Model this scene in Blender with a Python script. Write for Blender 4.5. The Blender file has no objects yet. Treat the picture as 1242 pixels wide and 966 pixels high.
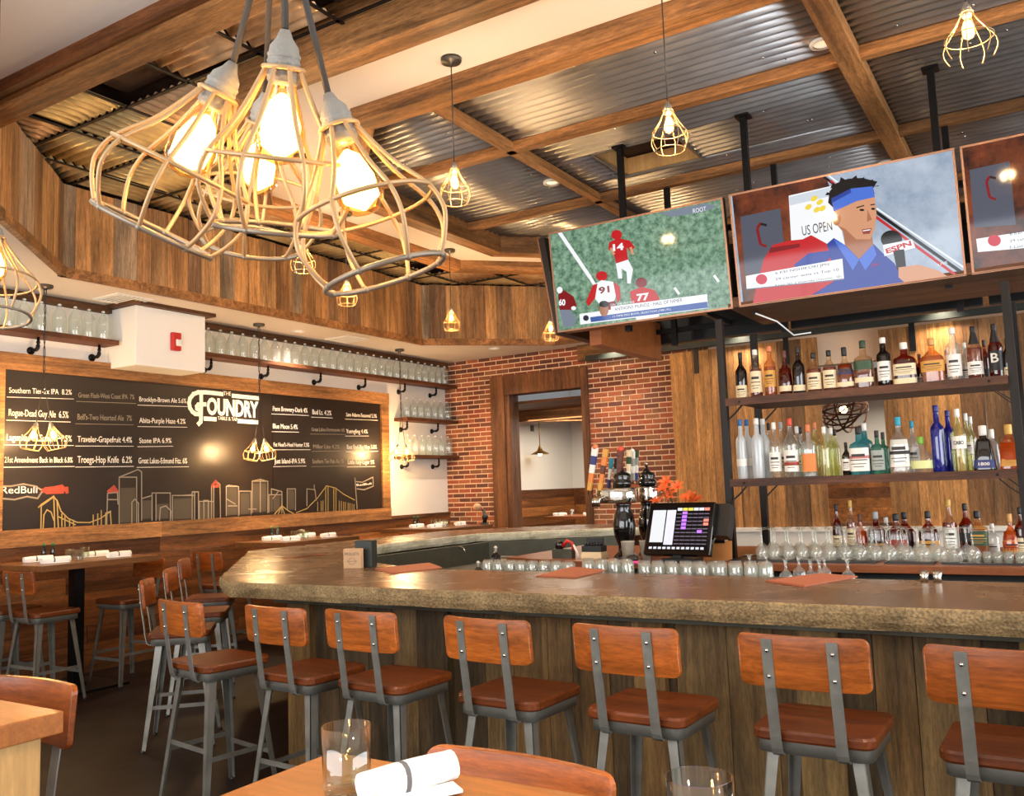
import bpy, bmesh, math, random
from mathutils import Vector, Matrix
PI = math.pi
R = math.radians
random.seed(7)
SC = bpy.context.scene
COL = SC.collection

# ---------------------------------------------------------------- camera
F_PX, CAM_H = 1073.8, 1.55
yaw, pitch, roll = R(31.777), R(5.771), R(-2.045)
fw = Vector((-math.sin(yaw)*math.cos(pitch), math.cos(yaw)*math.cos(pitch), math.sin(pitch)))
rt0 = Vector((math.cos(yaw), math.sin(yaw), 0)); up0 = rt0.cross(fw)
rt = rt0*math.cos(roll) + up0*math.sin(roll)
up = -rt0*math.sin(roll) + up0*math.cos(roll)
cam = bpy.data.objects.new('camera', bpy.data.cameras.new('camera'))
COL.objects.link(cam); SC.camera = cam
cam.data.sensor_fit = 'HORIZONTAL'; cam.data.sensor_width = 36.0
cam.data.lens = 36.0*F_PX/1242.0
cam.data.clip_start = 0.05
cam.matrix_world = Matrix(((rt.x, up.x, -fw.x, 0), (rt.y, up.y, -fw.y, 0), (rt.z, up.z, -fw.z, CAM_H), (0, 0, 0, 1)))
CAMP = Vector((0, 0, CAM_H))
def ray(px, py): return rt*((px-621)/F_PX) - up*((py-483)/F_PX) + fw
def on_z(px, py, z): d = ray(px, py); return CAMP + d*((z-CAM_H)/d.z)
def on_x(px, py, x): d = ray(px, py); return CAMP + d*(x/d.x)
def on_y(px, py, y): d = ray(px, py); return CAMP + d*(y/d.y)

# ---------------------------------------------------------------- world, exposure
SC.view_settings.view_transform = 'Standard'; SC.view_settings.look = 'None'
SC.view_settings.gamma = 1.0; SC.view_settings.use_curve_mapping = False
SC.view_settings.exposure = 0.22
w = bpy.data.worlds.new('daylight'); SC.world = w; w.use_nodes = True
bg = w.node_tree.nodes['Background']; bg.inputs[0].default_value = (0.80, 0.88, 1.0, 1); bg.inputs[1].default_value = .7

def light(name, kind, loc, energy, color=(1, 1, 1), rot=(0, 0, 0), **kw):
    d = bpy.data.lights.new(name, kind); d.energy = energy; d.color = color
    for k, v in kw.items(): setattr(d, k, v)
    o = bpy.data.objects.new(name, d); COL.objects.link(o); o.location = loc; o.rotation_euler = rot
    return o
WARM = (1.0, 0.72, 0.42); SOFTW = (1.0, 0.86, 0.70); DAY = (0.95, 0.97, 1.0)
# area lamps for daylight by unseen street windows behind and right of the camera
light('window_daylight', 'AREA', (-3.2, -1.75, 1.95), 270, DAY, (R(90), 0, 0), shape='RECTANGLE', size=6.5, size_y=2.4)
light('window_daylight', 'AREA', (3.3, 4.4, 1.95), 430, DAY, (R(90), 0, R(90)), shape='RECTANGLE', size=9.6, size_y=2.4)  # right window and lamp lengthened to brighten the brick and board doors

# ---------------------------------------------------------------- materials
def lin(c):
    out = []
    for v in c:
        v /= 255.0
        out.append(v/12.92 if v <= .04045 else ((v+.055)/1.055)**2.4)
    return (*out, 1.0)
def nm(name):
    m = bpy.data.materials.new(name); m.use_nodes = True
    nt = m.node_tree; return m, nt, nt.nodes['Principled BSDF']
def N(nt, t, **kw):
    n = nt.nodes.new(t)
    for k, v in kw.items(): setattr(n, k, v)
    return n
def plain(name, rgb, rough=.5, metal=0.0, bump=0.0, bscale=60, spec=.5, mottle=0.0, mscale=6, coat=0.0):
    m, nt, b = nm(name)
    b.inputs['Base Color'].default_value = lin(rgb); b.inputs['Roughness'].default_value = rough
    b.inputs['Metallic'].default_value = metal; b.inputs['Specular IOR Level'].default_value = spec
    b.inputs['Coat Weight'].default_value = coat
    tc = N(nt, 'ShaderNodeTexCoord')
    if mottle:
        no = N(nt, 'ShaderNodeTexNoise'); no.inputs['Scale'].default_value = mscale; no.inputs['Detail'].default_value = 6
        nt.links.new(tc.outputs['Object'], no.inputs['Vector'])
        hv = N(nt, 'ShaderNodeMix', data_type='RGBA'); hv.inputs[6].default_value = lin([v*(1-mottle) for v in rgb]); hv.inputs[7].default_value = lin([min(255, v*(1+mottle)) for v in rgb])
        nt.links.new(no.outputs['Fac'], hv.inputs[0]); nt.links.new(hv.outputs[2], b.inputs['Base Color'])
        mr = N(nt, 'ShaderNodeMapRange'); mr.inputs[3].default_value = max(.03, rough-.12); mr.inputs[4].default_value = min(1, rough+.15)
        nt.links.new(no.outputs['Fac'], mr.inputs[0]); nt.links.new(mr.outputs[0], b.inputs['Roughness'])
    if bump:
        n2 = N(nt, 'ShaderNodeTexNoise'); n2.inputs['Scale'].default_value = bscale; n2.inputs['Detail'].default_value = 4
        nt.links.new(tc.outputs['Object'], n2.inputs['Vector'])
        bp = N(nt, 'ShaderNodeBump'); bp.inputs['Strength'].default_value = bump; bp.inputs['Distance'].default_value = .01
        nt.links.new(n2.outputs['Fac'], bp.inputs['Height']); nt.links.new(bp.outputs[0], b.inputs['Normal'])
    return m
def wood(name, cols, axis='X', scale=1.0, rough=.55, bump=.35, contrast=1.0, knots=True, coat=0.0, island=1.0, noise=.5):
    """board wood: each board (mesh island) takes its own tone; the grain runs along the axis"""
    m, nt, b = nm(name)
    tc = N(nt, 'ShaderNodeTexCoord'); geo = N(nt, 'ShaderNodeNewGeometry'); oi = N(nt, 'ShaderNodeObjectInfo')
    rsum = N(nt, 'ShaderNodeMath', operation='ADD'); nt.links.new(geo.outputs['Random Per Island'], rsum.inputs[0]); nt.links.new(oi.outputs['Random'], rsum.inputs[1])
    fr = N(nt, 'ShaderNodeMath', operation='FRACT'); nt.links.new(rsum.outputs[0], fr.inputs[0])
    mul = N(nt, 'ShaderNodeMath', operation='MULTIPLY'); mul.inputs[1].default_value = 37.0; nt.links.new(fr.outputs[0], mul.inputs[0])
    off = N(nt, 'ShaderNodeCombineXYZ')
    for i in range(3): nt.links.new(mul.outputs[0], off.inputs[i])
    add = N(nt, 'ShaderNodeVectorMath', operation='ADD'); nt.links.new(tc.outputs['Object'], add.inputs[0]); nt.links.new(off.outputs[0], add.inputs[1])
    mp = N(nt, 'ShaderNodeMapping'); s = [22*scale]*3; s['XYZ'.index(axis)] = 1.3*scale
    mp.inputs['Scale'].default_value = s; nt.links.new(add.outputs[0], mp.inputs['Vector'])
    g = N(nt, 'ShaderNodeTexNoise'); g.inputs['Scale'].default_value = 1.5; g.inputs['Detail'].default_value = 9; g.inputs['Roughness'].default_value = .68; g.inputs['Distortion'].default_value = .7
    nt.links.new(mp.outputs[0], g.inputs['Vector'])
    mp2 = N(nt, 'ShaderNodeMapping'); s2 = [5*scale]*3; s2['XYZ'.index(axis)] = 1.6*scale
    mp2.inputs['Scale'].default_value = s2; nt.links.new(add.outputs[0], mp2.inputs['Vector'])
    bl = N(nt, 'ShaderNodeTexNoise'); bl.inputs['Scale'].default_value = 1.0; bl.inputs['Detail'].default_value = 5; nt.links.new(mp2.outputs[0], bl.inputs['Vector'])
    cr = N(nt, 'ShaderNodeValToRGB'); cr.color_ramp.interpolation = 'CONSTANT' if len(cols) > 2 else 'LINEAR'
    el = cr.color_ramp.elements
    while len(el) < len(cols): el.new(.5)
    for i, c in enumerate(cols):
        el[i].position = i/len(cols) if len(cols) > 2 else i; el[i].color = lin(c)
    nt.links.new(fr.outputs[0], cr.inputs[0])
    sh = N(nt, 'ShaderNodeMapRange'); sh.inputs[1].default_value = .3; sh.inputs[2].default_value = .72
    sh.inputs[3].default_value = 1-.62*contrast; sh.inputs[4].default_value = 1+.42*contrast
    nt.links.new(g.outputs['Fac'], sh.inputs[0])
    sh2 = N(nt, 'ShaderNodeMapRange'); sh2.inputs[1].default_value = .3; sh2.inputs[2].default_value = .7; sh2.inputs[3].default_value = 1-noise; sh2.inputs[4].default_value = 1+noise*.7
    nt.links.new(bl.outputs['Fac'], sh2.inputs[0])
    mm = N(nt, 'ShaderNodeMath', operation='MULTIPLY'); nt.links.new(sh.outputs[0], mm.inputs[0]); nt.links.new(sh2.outputs[0], mm.inputs[1])
    mp3 = N(nt, 'ShaderNodeMapping'); s3 = [95*min(1, scale+.3)]*3; s3['XYZ'.index(axis)] = 14; mp3.inputs['Scale'].default_value = s3; nt.links.new(add.outputs[0], mp3.inputs['Vector'])
    gr = N(nt, 'ShaderNodeTexNoise'); gr.inputs['Scale'].default_value = 1.0; gr.inputs['Detail'].default_value = 6; gr.inputs['Roughness'].default_value = .75; nt.links.new(mp3.outputs[0], gr.inputs['Vector'])
    sh3 = N(nt, 'ShaderNodeMapRange'); sh3.inputs[1].default_value = .34; sh3.inputs[2].default_value = .66; sh3.inputs[3].default_value = 1-.34*contrast; sh3.inputs[4].default_value = 1+.24*contrast; nt.links.new(gr.outputs['Fac'], sh3.inputs[0])
    m3 = N(nt, 'ShaderNodeMath', operation='MULTIPLY'); nt.links.new(mm.outputs[0], m3.inputs[0]); nt.links.new(sh3.outputs[0], m3.inputs[1])
    vm = N(nt, 'ShaderNodeVectorMath', operation='SCALE'); nt.links.new(cr.outputs[0], vm.inputs[0]); nt.links.new(m3.outputs[0], vm.inputs['Scale'])
    nt.links.new(vm.outputs[0], b.inputs['Base Color'])
    b.inputs['Roughness'].default_value = rough; b.inputs['Specular IOR Level'].default_value = .28; b.inputs['Coat Weight'].default_value = coat; b.inputs['Coat Roughness'].default_value = .25
    bp = N(nt, 'ShaderNodeBump'); bp.inputs['Strength'].default_value = bump; bp.inputs['Distance'].default_value = .006
    nt.links.new(g.outputs['Fac'], bp.inputs['Height']); nt.links.new(bp.outputs[0], b.inputs['Normal'])
    return m
def emit(name, rgb, strength, base=None):
    m, nt, b = nm(name)
    b.inputs['Base Color'].default_value = lin(base or rgb); b.inputs['Emission Color'].default_value = lin(rgb); b.inputs['Emission Strength'].default_value = strength
    b.inputs['Roughness'].default_value = .3
    return m
def glassy(name, rgb, body=0.0, rough=.03, ior=1.45, bodycol=None, gl=(1, 1, 1)):
    """thin walled glass: clear or tinted see-through with a real fresnel gloss; body>0 mixes in frosting"""
    m, nt, b = nm(name)
    nt.nodes.remove(b); out = [n for n in nt.nodes if n.type == 'OUTPUT_MATERIAL'][0]
    tr = N(nt, 'ShaderNodeBsdfTransparent'); tr.inputs[0].default_value = lin(rgb)
    g = N(nt, 'ShaderNodeBsdfGlossy'); g.inputs['Roughness'].default_value = rough; g.inputs[0].default_value = (*gl, 1)
    fn = N(nt, 'ShaderNodeFresnel'); ge = N(nt, 'ShaderNodeNewGeometry'); im = N(nt, 'ShaderNodeMapRange'); im.inputs[3].default_value = ior; im.inputs[4].default_value = 1.0/ior
    nt.links.new(ge.outputs['Backfacing'], im.inputs[0]); nt.links.new(im.outputs[0], fn.inputs[0])
    mr = N(nt, 'ShaderNodeMath', operation='MULTIPLY_ADD'); mr.inputs[1].default_value = 1.25; mr.inputs[2].default_value = .03; mr.use_clamp = True
    nt.links.new(fn.outputs[0], mr.inputs[0])
    mx = N(nt, 'ShaderNodeMixShader'); nt.links.new(mr.outputs[0], mx.inputs[0])
    src = tr
    if body:
        df = N(nt, 'ShaderNodeBsdfDiffuse'); df.inputs[0].default_value = lin(bodycol or rgb)
        m2 = N(nt, 'ShaderNodeMixShader'); m2.inputs[0].default_value = body
        nt.links.new(tr.outputs[0], m2.inputs[1]); nt.links.new(df.outputs[0], m2.inputs[2]); src = m2
    nt.links.new(src.outputs[0], mx.inputs[1]); nt.links.new(g.outputs[0], mx.inputs[2])
    nt.links.new(mx.outputs[0], out.inputs[0])
    return m

M = {}
M['white'] = plain('white_paint', (226, 218, 206), .75, bump=.05, bscale=120)
M['soffit'] = plain('soffit_paint', (214, 202, 190), .85, bump=.04, bscale=90)
M['far_white'] = plain('far_room_paint', (214, 212, 205), .8)
M['fascia'] = wood('fascia_boards', [(180, 130, 80), (150, 112, 74), (200, 146, 90), (160, 134, 106), (188, 142, 92), (134, 100, 70), (208, 154, 96), (166, 120, 76)], 'Z', .7, .65, .5)
M['beam'] = wood('beam_wood', [(172, 116, 66), (140, 98, 58)], 'X', .55, .55, .4, contrast=1.15)
M['beamy'] = wood('beam_wood_cross', [(176, 122, 72), (148, 104, 62)], 'Y', .55, .55, .4, contrast=1.1)
M['trim'] = wood('trim_wood', [(118, 70, 36), (96, 58, 30)], 'X', .5, .6, .3)
M['trimy'] = wood('trim_wood_y', [(112, 72, 40), (94, 60, 32)], 'Y', .5, .6, .3)
M['trimz'] = wood('trim_wood_z', [(104, 62, 34), (86, 52, 28)], 'Z', .5, .6, .3)
M['wains'] = wood('wainscot_boards', [(138, 84, 44), (106, 64, 34), (152, 96, 50), (118, 74, 42)], 'Y', .5, .5, .35)
M['barfront'] = wood('bar_front_boards', [(118, 92, 56), (88, 68, 42), (134, 106, 64), (100, 76, 46), (74, 58, 36), (124, 92, 52)], 'Z', .7, .6, .5)
M['seat'] = wood('seat_wood', [(112, 54, 20), (92, 44, 16)], 'X', .9, .34, .12, contrast=.8, noise=.3, coat=.2)
M['back'] = wood('back_wood', [(166, 88, 32), (142, 70, 24)], 'X', .9, .36, .12, contrast=.85, noise=.35, coat=.15)
M['fgtable'] = wood('near_table_wood', [(164, 98, 42), (154, 92, 40)], 'X', .7, .42, .1, contrast=.5, noise=.2, coat=.15)
M['table'] = wood('table_wood', [(122, 80, 44), (110, 70, 38)], 'Y', .7, .35, .12, contrast=.6, noise=.25, coat=.3)
M['panelleg'] = wood('table_leg_wood', [(190, 148, 92), (178, 138, 86)], 'Z', .8, .5, .1, contrast=.4, noise=.15)
M['shelfwood'] = wood('shelf_wood', [(98, 58, 32), (82, 48, 26)], 'X', .6, .5, .3)
M['shelfwoody'] = wood('wall_shelf_wood', [(116, 68, 38), (100, 58, 32)], 'Y', .6, .55, .3)
M['redwood'] = wood('counter_wood', [(146, 82, 40), (132, 72, 34)], 'X', .6, .35, .15, contrast=.5, noise=.2, coat=.2)
M['barn'] = wood('barn_door_boards', [(176, 122, 68), (142, 98, 58), (192, 134, 74), (124, 88, 54), (164, 114, 64)], 'Z', .45, .6, .45, contrast=1.1)
M['door_frame'] = wood('door_frame_wood', [(122, 78, 46), (102, 64, 40)], 'Z', .5, .55, .35)
M['galv'] = plain('galvanised_sheet', (160, 160, 162), .32, .7, mottle=.12, mscale=4)
M['tile_a'] = plain('rusty_sheet', (216, 180, 132), .34, .45, mottle=.3, mscale=7)
M['tile_b'] = plain('dull_sheet', (190, 156, 118), .4, .4, mottle=.3, mscale=9)
M['tile_c'] = plain('dark_board', (66, 44, 28), .75, 0, mottle=.2)
M['grid'] = plain('grid_metal', (30, 24, 20), .5, .3)
M['black'] = plain('black_metal', (22, 21, 21), .42, .6)
M['iron'] = plain('pipe_iron', (28, 25, 24), .45, .7, bump=.1)
M['steel'] = plain('brushed_steel', (132, 130, 122), .36, .6, mottle=.18, mscale=14)
M['darksteel'] = plain('dark_steel', (78, 78, 66), .4, .6, mottle=.15, mscale=14)
M['chrome'] = plain('chrome', (205, 200, 190), .1, 1.0)
M['blackgloss'] = plain('black_gloss', (12, 11, 11), .08, 0, coat=.6)
M['blackplastic'] = plain('black_plastic', (20, 20, 21), .4)
M['green_steel'] = plain('dark_green_steel', (38, 42, 36), .5, .2)
M['floor'] = plain('floor_sealed_dark', (20, 7, 5), .5, 0, spec=.18, mottle=.35, mscale=2.5, bump=.1, bscale=20)
M['chalk_board'] = plain('chalkboard_slate', (38, 30, 24), .34, 0, mottle=.05, mscale=3, spec=.4)
M['chalk'] = plain('chalk_white', (236, 230, 218), .9)
M['chalk_soft'] = plain('chalk_grey', (138, 128, 112), .9)
M['chalk_faint'] = plain('chalk_faint', (74, 66, 54), .9)
M['chalk_yellow'] = plain('chalk_yellow', (170, 146, 88), .9)
M['chalk_red'] = plain('chalk_red', (160, 66, 48), .9)
M['cagewire'] = plain('cage_wire', (160, 128, 88), .45, .35)
M['greywire'] = plain('cage_hoop_wire', (120, 108, 92), .45, .5)
M['socket'] = plain('lamp_socket', (118, 114, 106), .6, .1, bump=.25, bscale=200)
M['brass'] = plain('aged_brass', (168, 128, 70), .3, .9)
M['canopy'] = plain('canopy_metal', (88, 82, 74), .4, .8)
M['cord'] = plain('lamp_cord', (52, 46, 40), .8)
M['bulb'] = emit('bulb_glow', (255, 214, 140), 14)
M['bulb_near'] = emit('near_bulb_glow', (255, 222, 150), 9)
M['bulbglass'] = glassy('bulb_glass', (255, 226, 170), rough=.02)
M['napkin'] = plain('napkin_cloth', (236, 232, 226), .9, bump=.35, bscale=160)
M['greyband'] = plain('napkin_stripe', (96, 96, 98), .9)
M['paper'] = plain('menu_card', (158, 86, 54), .7)
M['mullet'] = plain('coaster_box_card', (188, 150, 112), .8, mottle=.1)
M['ink'] = plain('printed_ink', (70, 50, 38), .8)
M['white_s'] = plain('white_sign', (234, 230, 222), .6)
M['red_s'] = plain('red_alarm', (186, 32, 26), .4)
M['glass'] = glassy('clear_glass', (240, 246, 242))
M['glass2'] = glassy('bar_glass', (246, 247, 243), body=.09, bodycol=(255, 253, 246))
M['glassb'] = glassy('swing_bottle_glass', (244, 248, 244), body=.10, bodycol=(246, 248, 244))
M['frost'] = glassy('frosted_glass', (226, 232, 234), body=.45, rough=.2, bodycol=(226, 230, 232))
M['plasticcup'] = glassy('pitcher_plastic', (226, 218, 206), body=.4, rough=.2, bodycol=(214, 206, 190))

def bricks_mat():
    m, nt, b = nm('brick_clay'); geo = N(nt, 'ShaderNodeNewGeometry'); cr = N(nt, 'ShaderNodeValToRGB'); cr.color_ramp.interpolation = 'CONSTANT'
    cols = [(150, 82, 50), (132, 66, 40), (112, 62, 42), (160, 92, 56), (138, 88, 54), (98, 56, 42), (152, 78, 46), (124, 76, 48)]
    el = cr.color_ramp.elements
    while len(el) < len(cols): el.new(.5)
    for i, c in enumerate(cols): el[i].position = i/len(cols); el[i].color = lin(c)
    nt.links.new(geo.outputs['Random Per Island'], cr.inputs[0])
    tc = N(nt, 'ShaderNodeTexCoord'); no = N(nt, 'ShaderNodeTexNoise'); no.inputs['Scale'].default_value = 26; no.inputs['Detail'].default_value = 6
    nt.links.new(tc.outputs['Object'], no.inputs['Vector'])
    mr = N(nt, 'ShaderNodeMapRange'); mr.inputs[3].default_value = .6; mr.inputs[4].default_value = 1.4; nt.links.new(no.outputs['Fac'], mr.inputs[0])
    vm = N(nt, 'ShaderNodeVectorMath', operation='SCALE'); nt.links.new(cr.outputs[0], vm.inputs[0]); nt.links.new(mr.outputs[0], vm.inputs['Scale'])
    nt.links.new(vm.outputs[0], b.inputs['Base Color']); b.inputs['Roughness'].default_value = .85
    bp = N(nt, 'ShaderNodeBump'); bp.inputs['Strength'].default_value = .4; bp.inputs['Distance'].default_value = .01; nt.links.new(no.outputs['Fac'], bp.inputs['Height']); nt.links.new(bp.outputs[0], b.inputs['Normal'])
    return m
M['brick'] = bricks_mat()
M['mortar'] = plain('mortar', (244, 208, 172), .9, bump=.2)
def stone_mat(name, base, dark, light_, scale, rough, bump):
    m, nt, b = nm(name); tc = N(nt, 'ShaderNodeTexCoord')
    a = N(nt, 'ShaderNodeTexNoise'); a.inputs['Scale'].default_value = 3.2*scale; a.inputs['Detail'].default_value = 7; a.inputs['Distortion'].default_value = .6
    c = N(nt, 'ShaderNodeTexNoise'); c.inputs['Scale'].default_value = 95; c.inputs['Detail'].default_value = 3
    nt.links.new(tc.outputs['Object'], a.inputs['Vector']); nt.links.new(tc.outputs['Object'], c.inputs['Vector'])
    cr = N(nt, 'ShaderNodeValToRGB'); e = cr.color_ramp.elements; e[0].position = .3; e[0].color = lin(dark); e[1].position = .7; e[1].color = lin(light_); k = e.new(.5); k.color = lin(base)
    nt.links.new(a.outputs['Fac'], cr.inputs[0])
    mr = N(nt, 'ShaderNodeMapRange'); mr.inputs[1].default_value = .35; mr.inputs[2].default_value = .62; mr.inputs[3].default_value = 1-bump*.55; mr.inputs[4].default_value = 1.08; nt.links.new(c.outputs['Fac'], mr.inputs[0])
    vm = N(nt, 'ShaderNodeVectorMath', operation='SCALE'); nt.links.new(cr.outputs[0], vm.inputs[0]); nt.links.new(mr.outputs[0], vm.inputs['Scale'])
    nt.links.new(vm.outputs[0], b.inputs['Base Color'])
    rr = N(nt, 'ShaderNodeMapRange'); rr.inputs[3].default_value = max(.05, rough-.1); rr.inputs[4].default_value = rough+.14; nt.links.new(a.outputs['Fac'], rr.inputs[0]); nt.links.new(rr.outputs[0], b.inputs['Roughness'])
    bp = N(nt, 'ShaderNodeBump'); bp.inputs['Strength'].default_value = bump; bp.inputs['Distance'].default_value = .008; nt.links.new(c.outputs['Fac'], bp.inputs['Height']); nt.links.new(bp.outputs[0], b.inputs['Normal'])
    return m
M['bartop'] = stone_mat('bar_top_sealed', (104, 78, 56), (90, 66, 47), (120, 92, 68), 1, .24, .08)
M['baredge'] = stone_mat('bar_top_rough_edge', (142, 116, 76), (112, 90, 56), (166, 138, 94), 2, .7, .9)
M['baredge_pale'] = stone_mat('bar_inner_edge', (200, 192, 164), (168, 156, 126), (222, 214, 190), 2, .6, .4)

# ---------------------------------------------------------------- mesh helpers
class MB:
    def __init__(s): s.v = []; s.f = []; s.m = []; s.s = []
    def face(s, idx, m=0, sm=False): s.f.append(tuple(idx)); s.m.append(m); s.s.append(sm)
    def add(s, pts): b = len(s.v); s.v += [Vector(p) for p in pts]; return b
    def box(s, x0, x1, y0, y1, z0, z1, m=0, T=None):
        p = [(x0, y0, z0), (x1, y0, z0), (x1, y1, z0), (x0, y1, z0), (x0, y0, z1), (x1, y0, z1), (x1, y1, z1), (x0, y1, z1)]
        if T is not None: p = [T @ Vector(q) for q in p]
        b = s.add(p)
        for f in ((0, 3, 2, 1), (4, 5, 6, 7), (0, 1, 5, 4), (1, 2, 6, 5), (2, 3, 7, 6), (3, 0, 4, 7)): s.face([b+i for i in f], m)
    def cbox(s, c, sx, sy, sz, m=0): s.box(c[0]-sx/2, c[0]+sx/2, c[1]-sy/2, c[1]+sy/2, c[2]-sz/2, c[2]+sz/2, m)
    def prism(s, poly, z0, z1, m=0, ms=None, T=None):
        n = len(poly); p = [(x, y, z0) for x, y in poly]+[(x, y, z1) for x, y in poly]
        if T is not None: p = [T @ Vector(q) for q in p]
        b = s.add(p); ms = m if ms is None else ms
        s.face([b+i for i in range(n)][::-1], m); s.face([b+n+i for i in range(n)], m)
        for i in range(n): j = (i+1) % n; s.face([b+i, b+j, b+n+j, b+n+i], ms)
    def lathe(s, prof, seg=16, m=0, T=None, sq=2.0, asp=1.0, cap0=True, cap1=True, sm=True, rot=0.0):
        b = len(s.v); n = len(prof)
        for (r, z) in prof:
            for k in range(seg):
                a = 2*PI*(k+.5)/seg+rot; c, d = math.cos(a), math.sin(a)
                q = 1.0 if sq == 2.0 else 1.0/((abs(c)**sq+abs(d)**sq)**(1.0/sq))
                p = Vector((r*c*q, r*d*q*asp, z)); s.v.append(T @ p if T is not None else p)
        for i in range(n-1):
            for k in range(seg):
                l = (k+1) % seg
                s.face([b+i*seg+k, b+i*seg+l, b+(i+1)*seg+l, b+(i+1)*seg+k], m, sm)
        if cap0: s.face([b+k for k in range(seg)][::-1], m)
        if cap1: s.face([b+(n-1)*seg+k for k in range(seg)], m)
    def cyl(s, p0, p1, r, seg=10, m=0, r1=None, sm=True):
        s.tube([p0, p1], r, seg, m, r1=r1, sm=sm)
    def tube(s, pts, r, seg=6, m=0, closed=False, r1=None, sm=True, cap=True):
        pts = [Vector(p) for p in pts]; n = len(pts); b = len(s.v); prev = None
        for i, p in enumerate(pts):
            a = pts[(i-1) % n] if (closed or i > 0) else p
            c = pts[(i+1) % n] if (closed or i < n-1) else p
            t = (c-a); t = t.normalized() if t.length > 1e-9 else Vector((0, 0, 1))
            if prev is None:
                u = t.orthogonal().normalized()
            else:
                u = prev - t*prev.dot(t); u = u.normalized() if u.length > 1e-6 else t.orthogonal().normalized()
            prev = u; v_ = t.cross(u)
            rr = r if r1 is None else r+(r1-r)*i/max(1, n-1)
            for k in range(seg):
                an = 2*PI*k/seg; s.v.append(p+u*math.cos(an)*rr+v_*math.sin(an)*rr)
        for i in range(n if closed else n-1):
            j = (i+1) % n
            for k in range(seg):
                l = (k+1) % seg; s.face([b+i*seg+k, b+i*seg+l, b+j*seg+l, b+j*seg+k], m, sm)
        if cap and not closed:
            s.face([b+k for k in range(seg)][::-1], m); s.face([b+(n-1)*seg+k for k in range(seg)], m)
    def ribbon(s, pts, w, t, wdir, m=0):
        """flat strap of width w (along wdir) and thickness t following pts"""
        pts = [Vector(p) for p in pts]; wd = Vector(wdir).normalized(); b = len(s.v); n = len(pts)
        for i, p in enumerate(pts):
            a = pts[max(0, i-1)]; c = pts[min(n-1, i+1)]; tn = (c-a).normalized(); nn = tn.cross(wd).normalized()
            for q in (p-wd*w/2-nn*t/2, p+wd*w/2-nn*t/2, p+wd*w/2+nn*t/2, p-wd*w/2+nn*t/2): s.v.append(q)
        for i in range(n-1):
            for k in range(4):
                l = (k+1) % 4; s.face([b+i*4+k, b+i*4+l, b+(i+1)*4+l, b+(i+1)*4+k], m)
        s.face([b+3, b+2, b+1, b], m); s.face([b+(n-1)*4+k for k in range(4)], m)
    def sphere(s, c, r, seg=12, m=0, sz=1.0):
        c = Vector(c); n = max(4, seg//2)
        s.lathe([(max(1e-4, r*math.sin(PI*i/n)), -r*sz*math.cos(PI*i/n)) for i in range(n+1)], seg, m, Matrix.Translation(c), cap0=False, cap1=False)
    def mesh(s, name, mats):
        me = bpy.data.meshes.new(name); me.from_pydata([tuple(v) for v in s.v], [], s.f)
        for mt in mats: me.materials.append(M[mt] if isinstance(mt, str) else mt)
        me.polygons.foreach_set('material_index', s.m); me.polygons.foreach_set('use_smooth', s.s); me.update()
        bm = bmesh.new(); bm.from_mesh(me); bmesh.ops.recalc_face_normals(bm, faces=bm.faces); bm.to_mesh(me); bm.free()
        return me
    def build(s, name, mats, parent=None, loc=None, rot=None, bevel=0.0, label=None):
        if not isinstance(mats, (list, tuple)): mats = [mats]
        o = bpy.data.objects.new(name, s.mesh(name, mats)); COL.objects.link(o)
        if parent is not None: o.parent = parent
        if loc is not None: o.location = loc
        if rot is not None: o.rotation_euler = rot
        if label: o['label'] = label
        if bevel:
            md = o.modifiers.new('bevel', 'BEVEL'); md.width = bevel; md.segments = 2; md.limit_method = 'ANGLE'
        return o
def tag(o, label, cat, group=None, kind=None):
    o['label'] = label; o['category'] = cat
    if group: o['group'] = group
    if kind: o['kind'] = kind
    return o
def struct(o, label=None):
    o['kind'] = 'structure'
    if label: o['label'] = label
    return o
def thing(name, label, cat, loc=(0, 0, 0), rz=0.0, group=None):
    o = bpy.data.objects.new(name, None); o.empty_display_size = .05; COL.objects.link(o)
    o.location = loc; o.rotation_euler = (0, 0, rz); return tag(o, label, cat, group)
def dup(o, loc=None, rz=None, label=None, group=None, rot=None, scale=None, parent=None):
    c = o.copy(); COL.objects.link(c)
    if parent is not None: c.parent = parent
    if loc is not None: c.location = loc
    if rz is not None: c.rotation_euler = (0, 0, rz)
    if rot is not None: c.rotation_euler = rot
    if scale is not None: c.scale = (scale,)*3 if isinstance(scale, (int, float)) else scale
    if label: c['label'] = label
    if group: c['group'] = group
    for ch in KIDS.get(o.name, list(o.children)): dup(ch, parent=c)
    return c
KIDS = {}
FCACHE = {}
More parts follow.
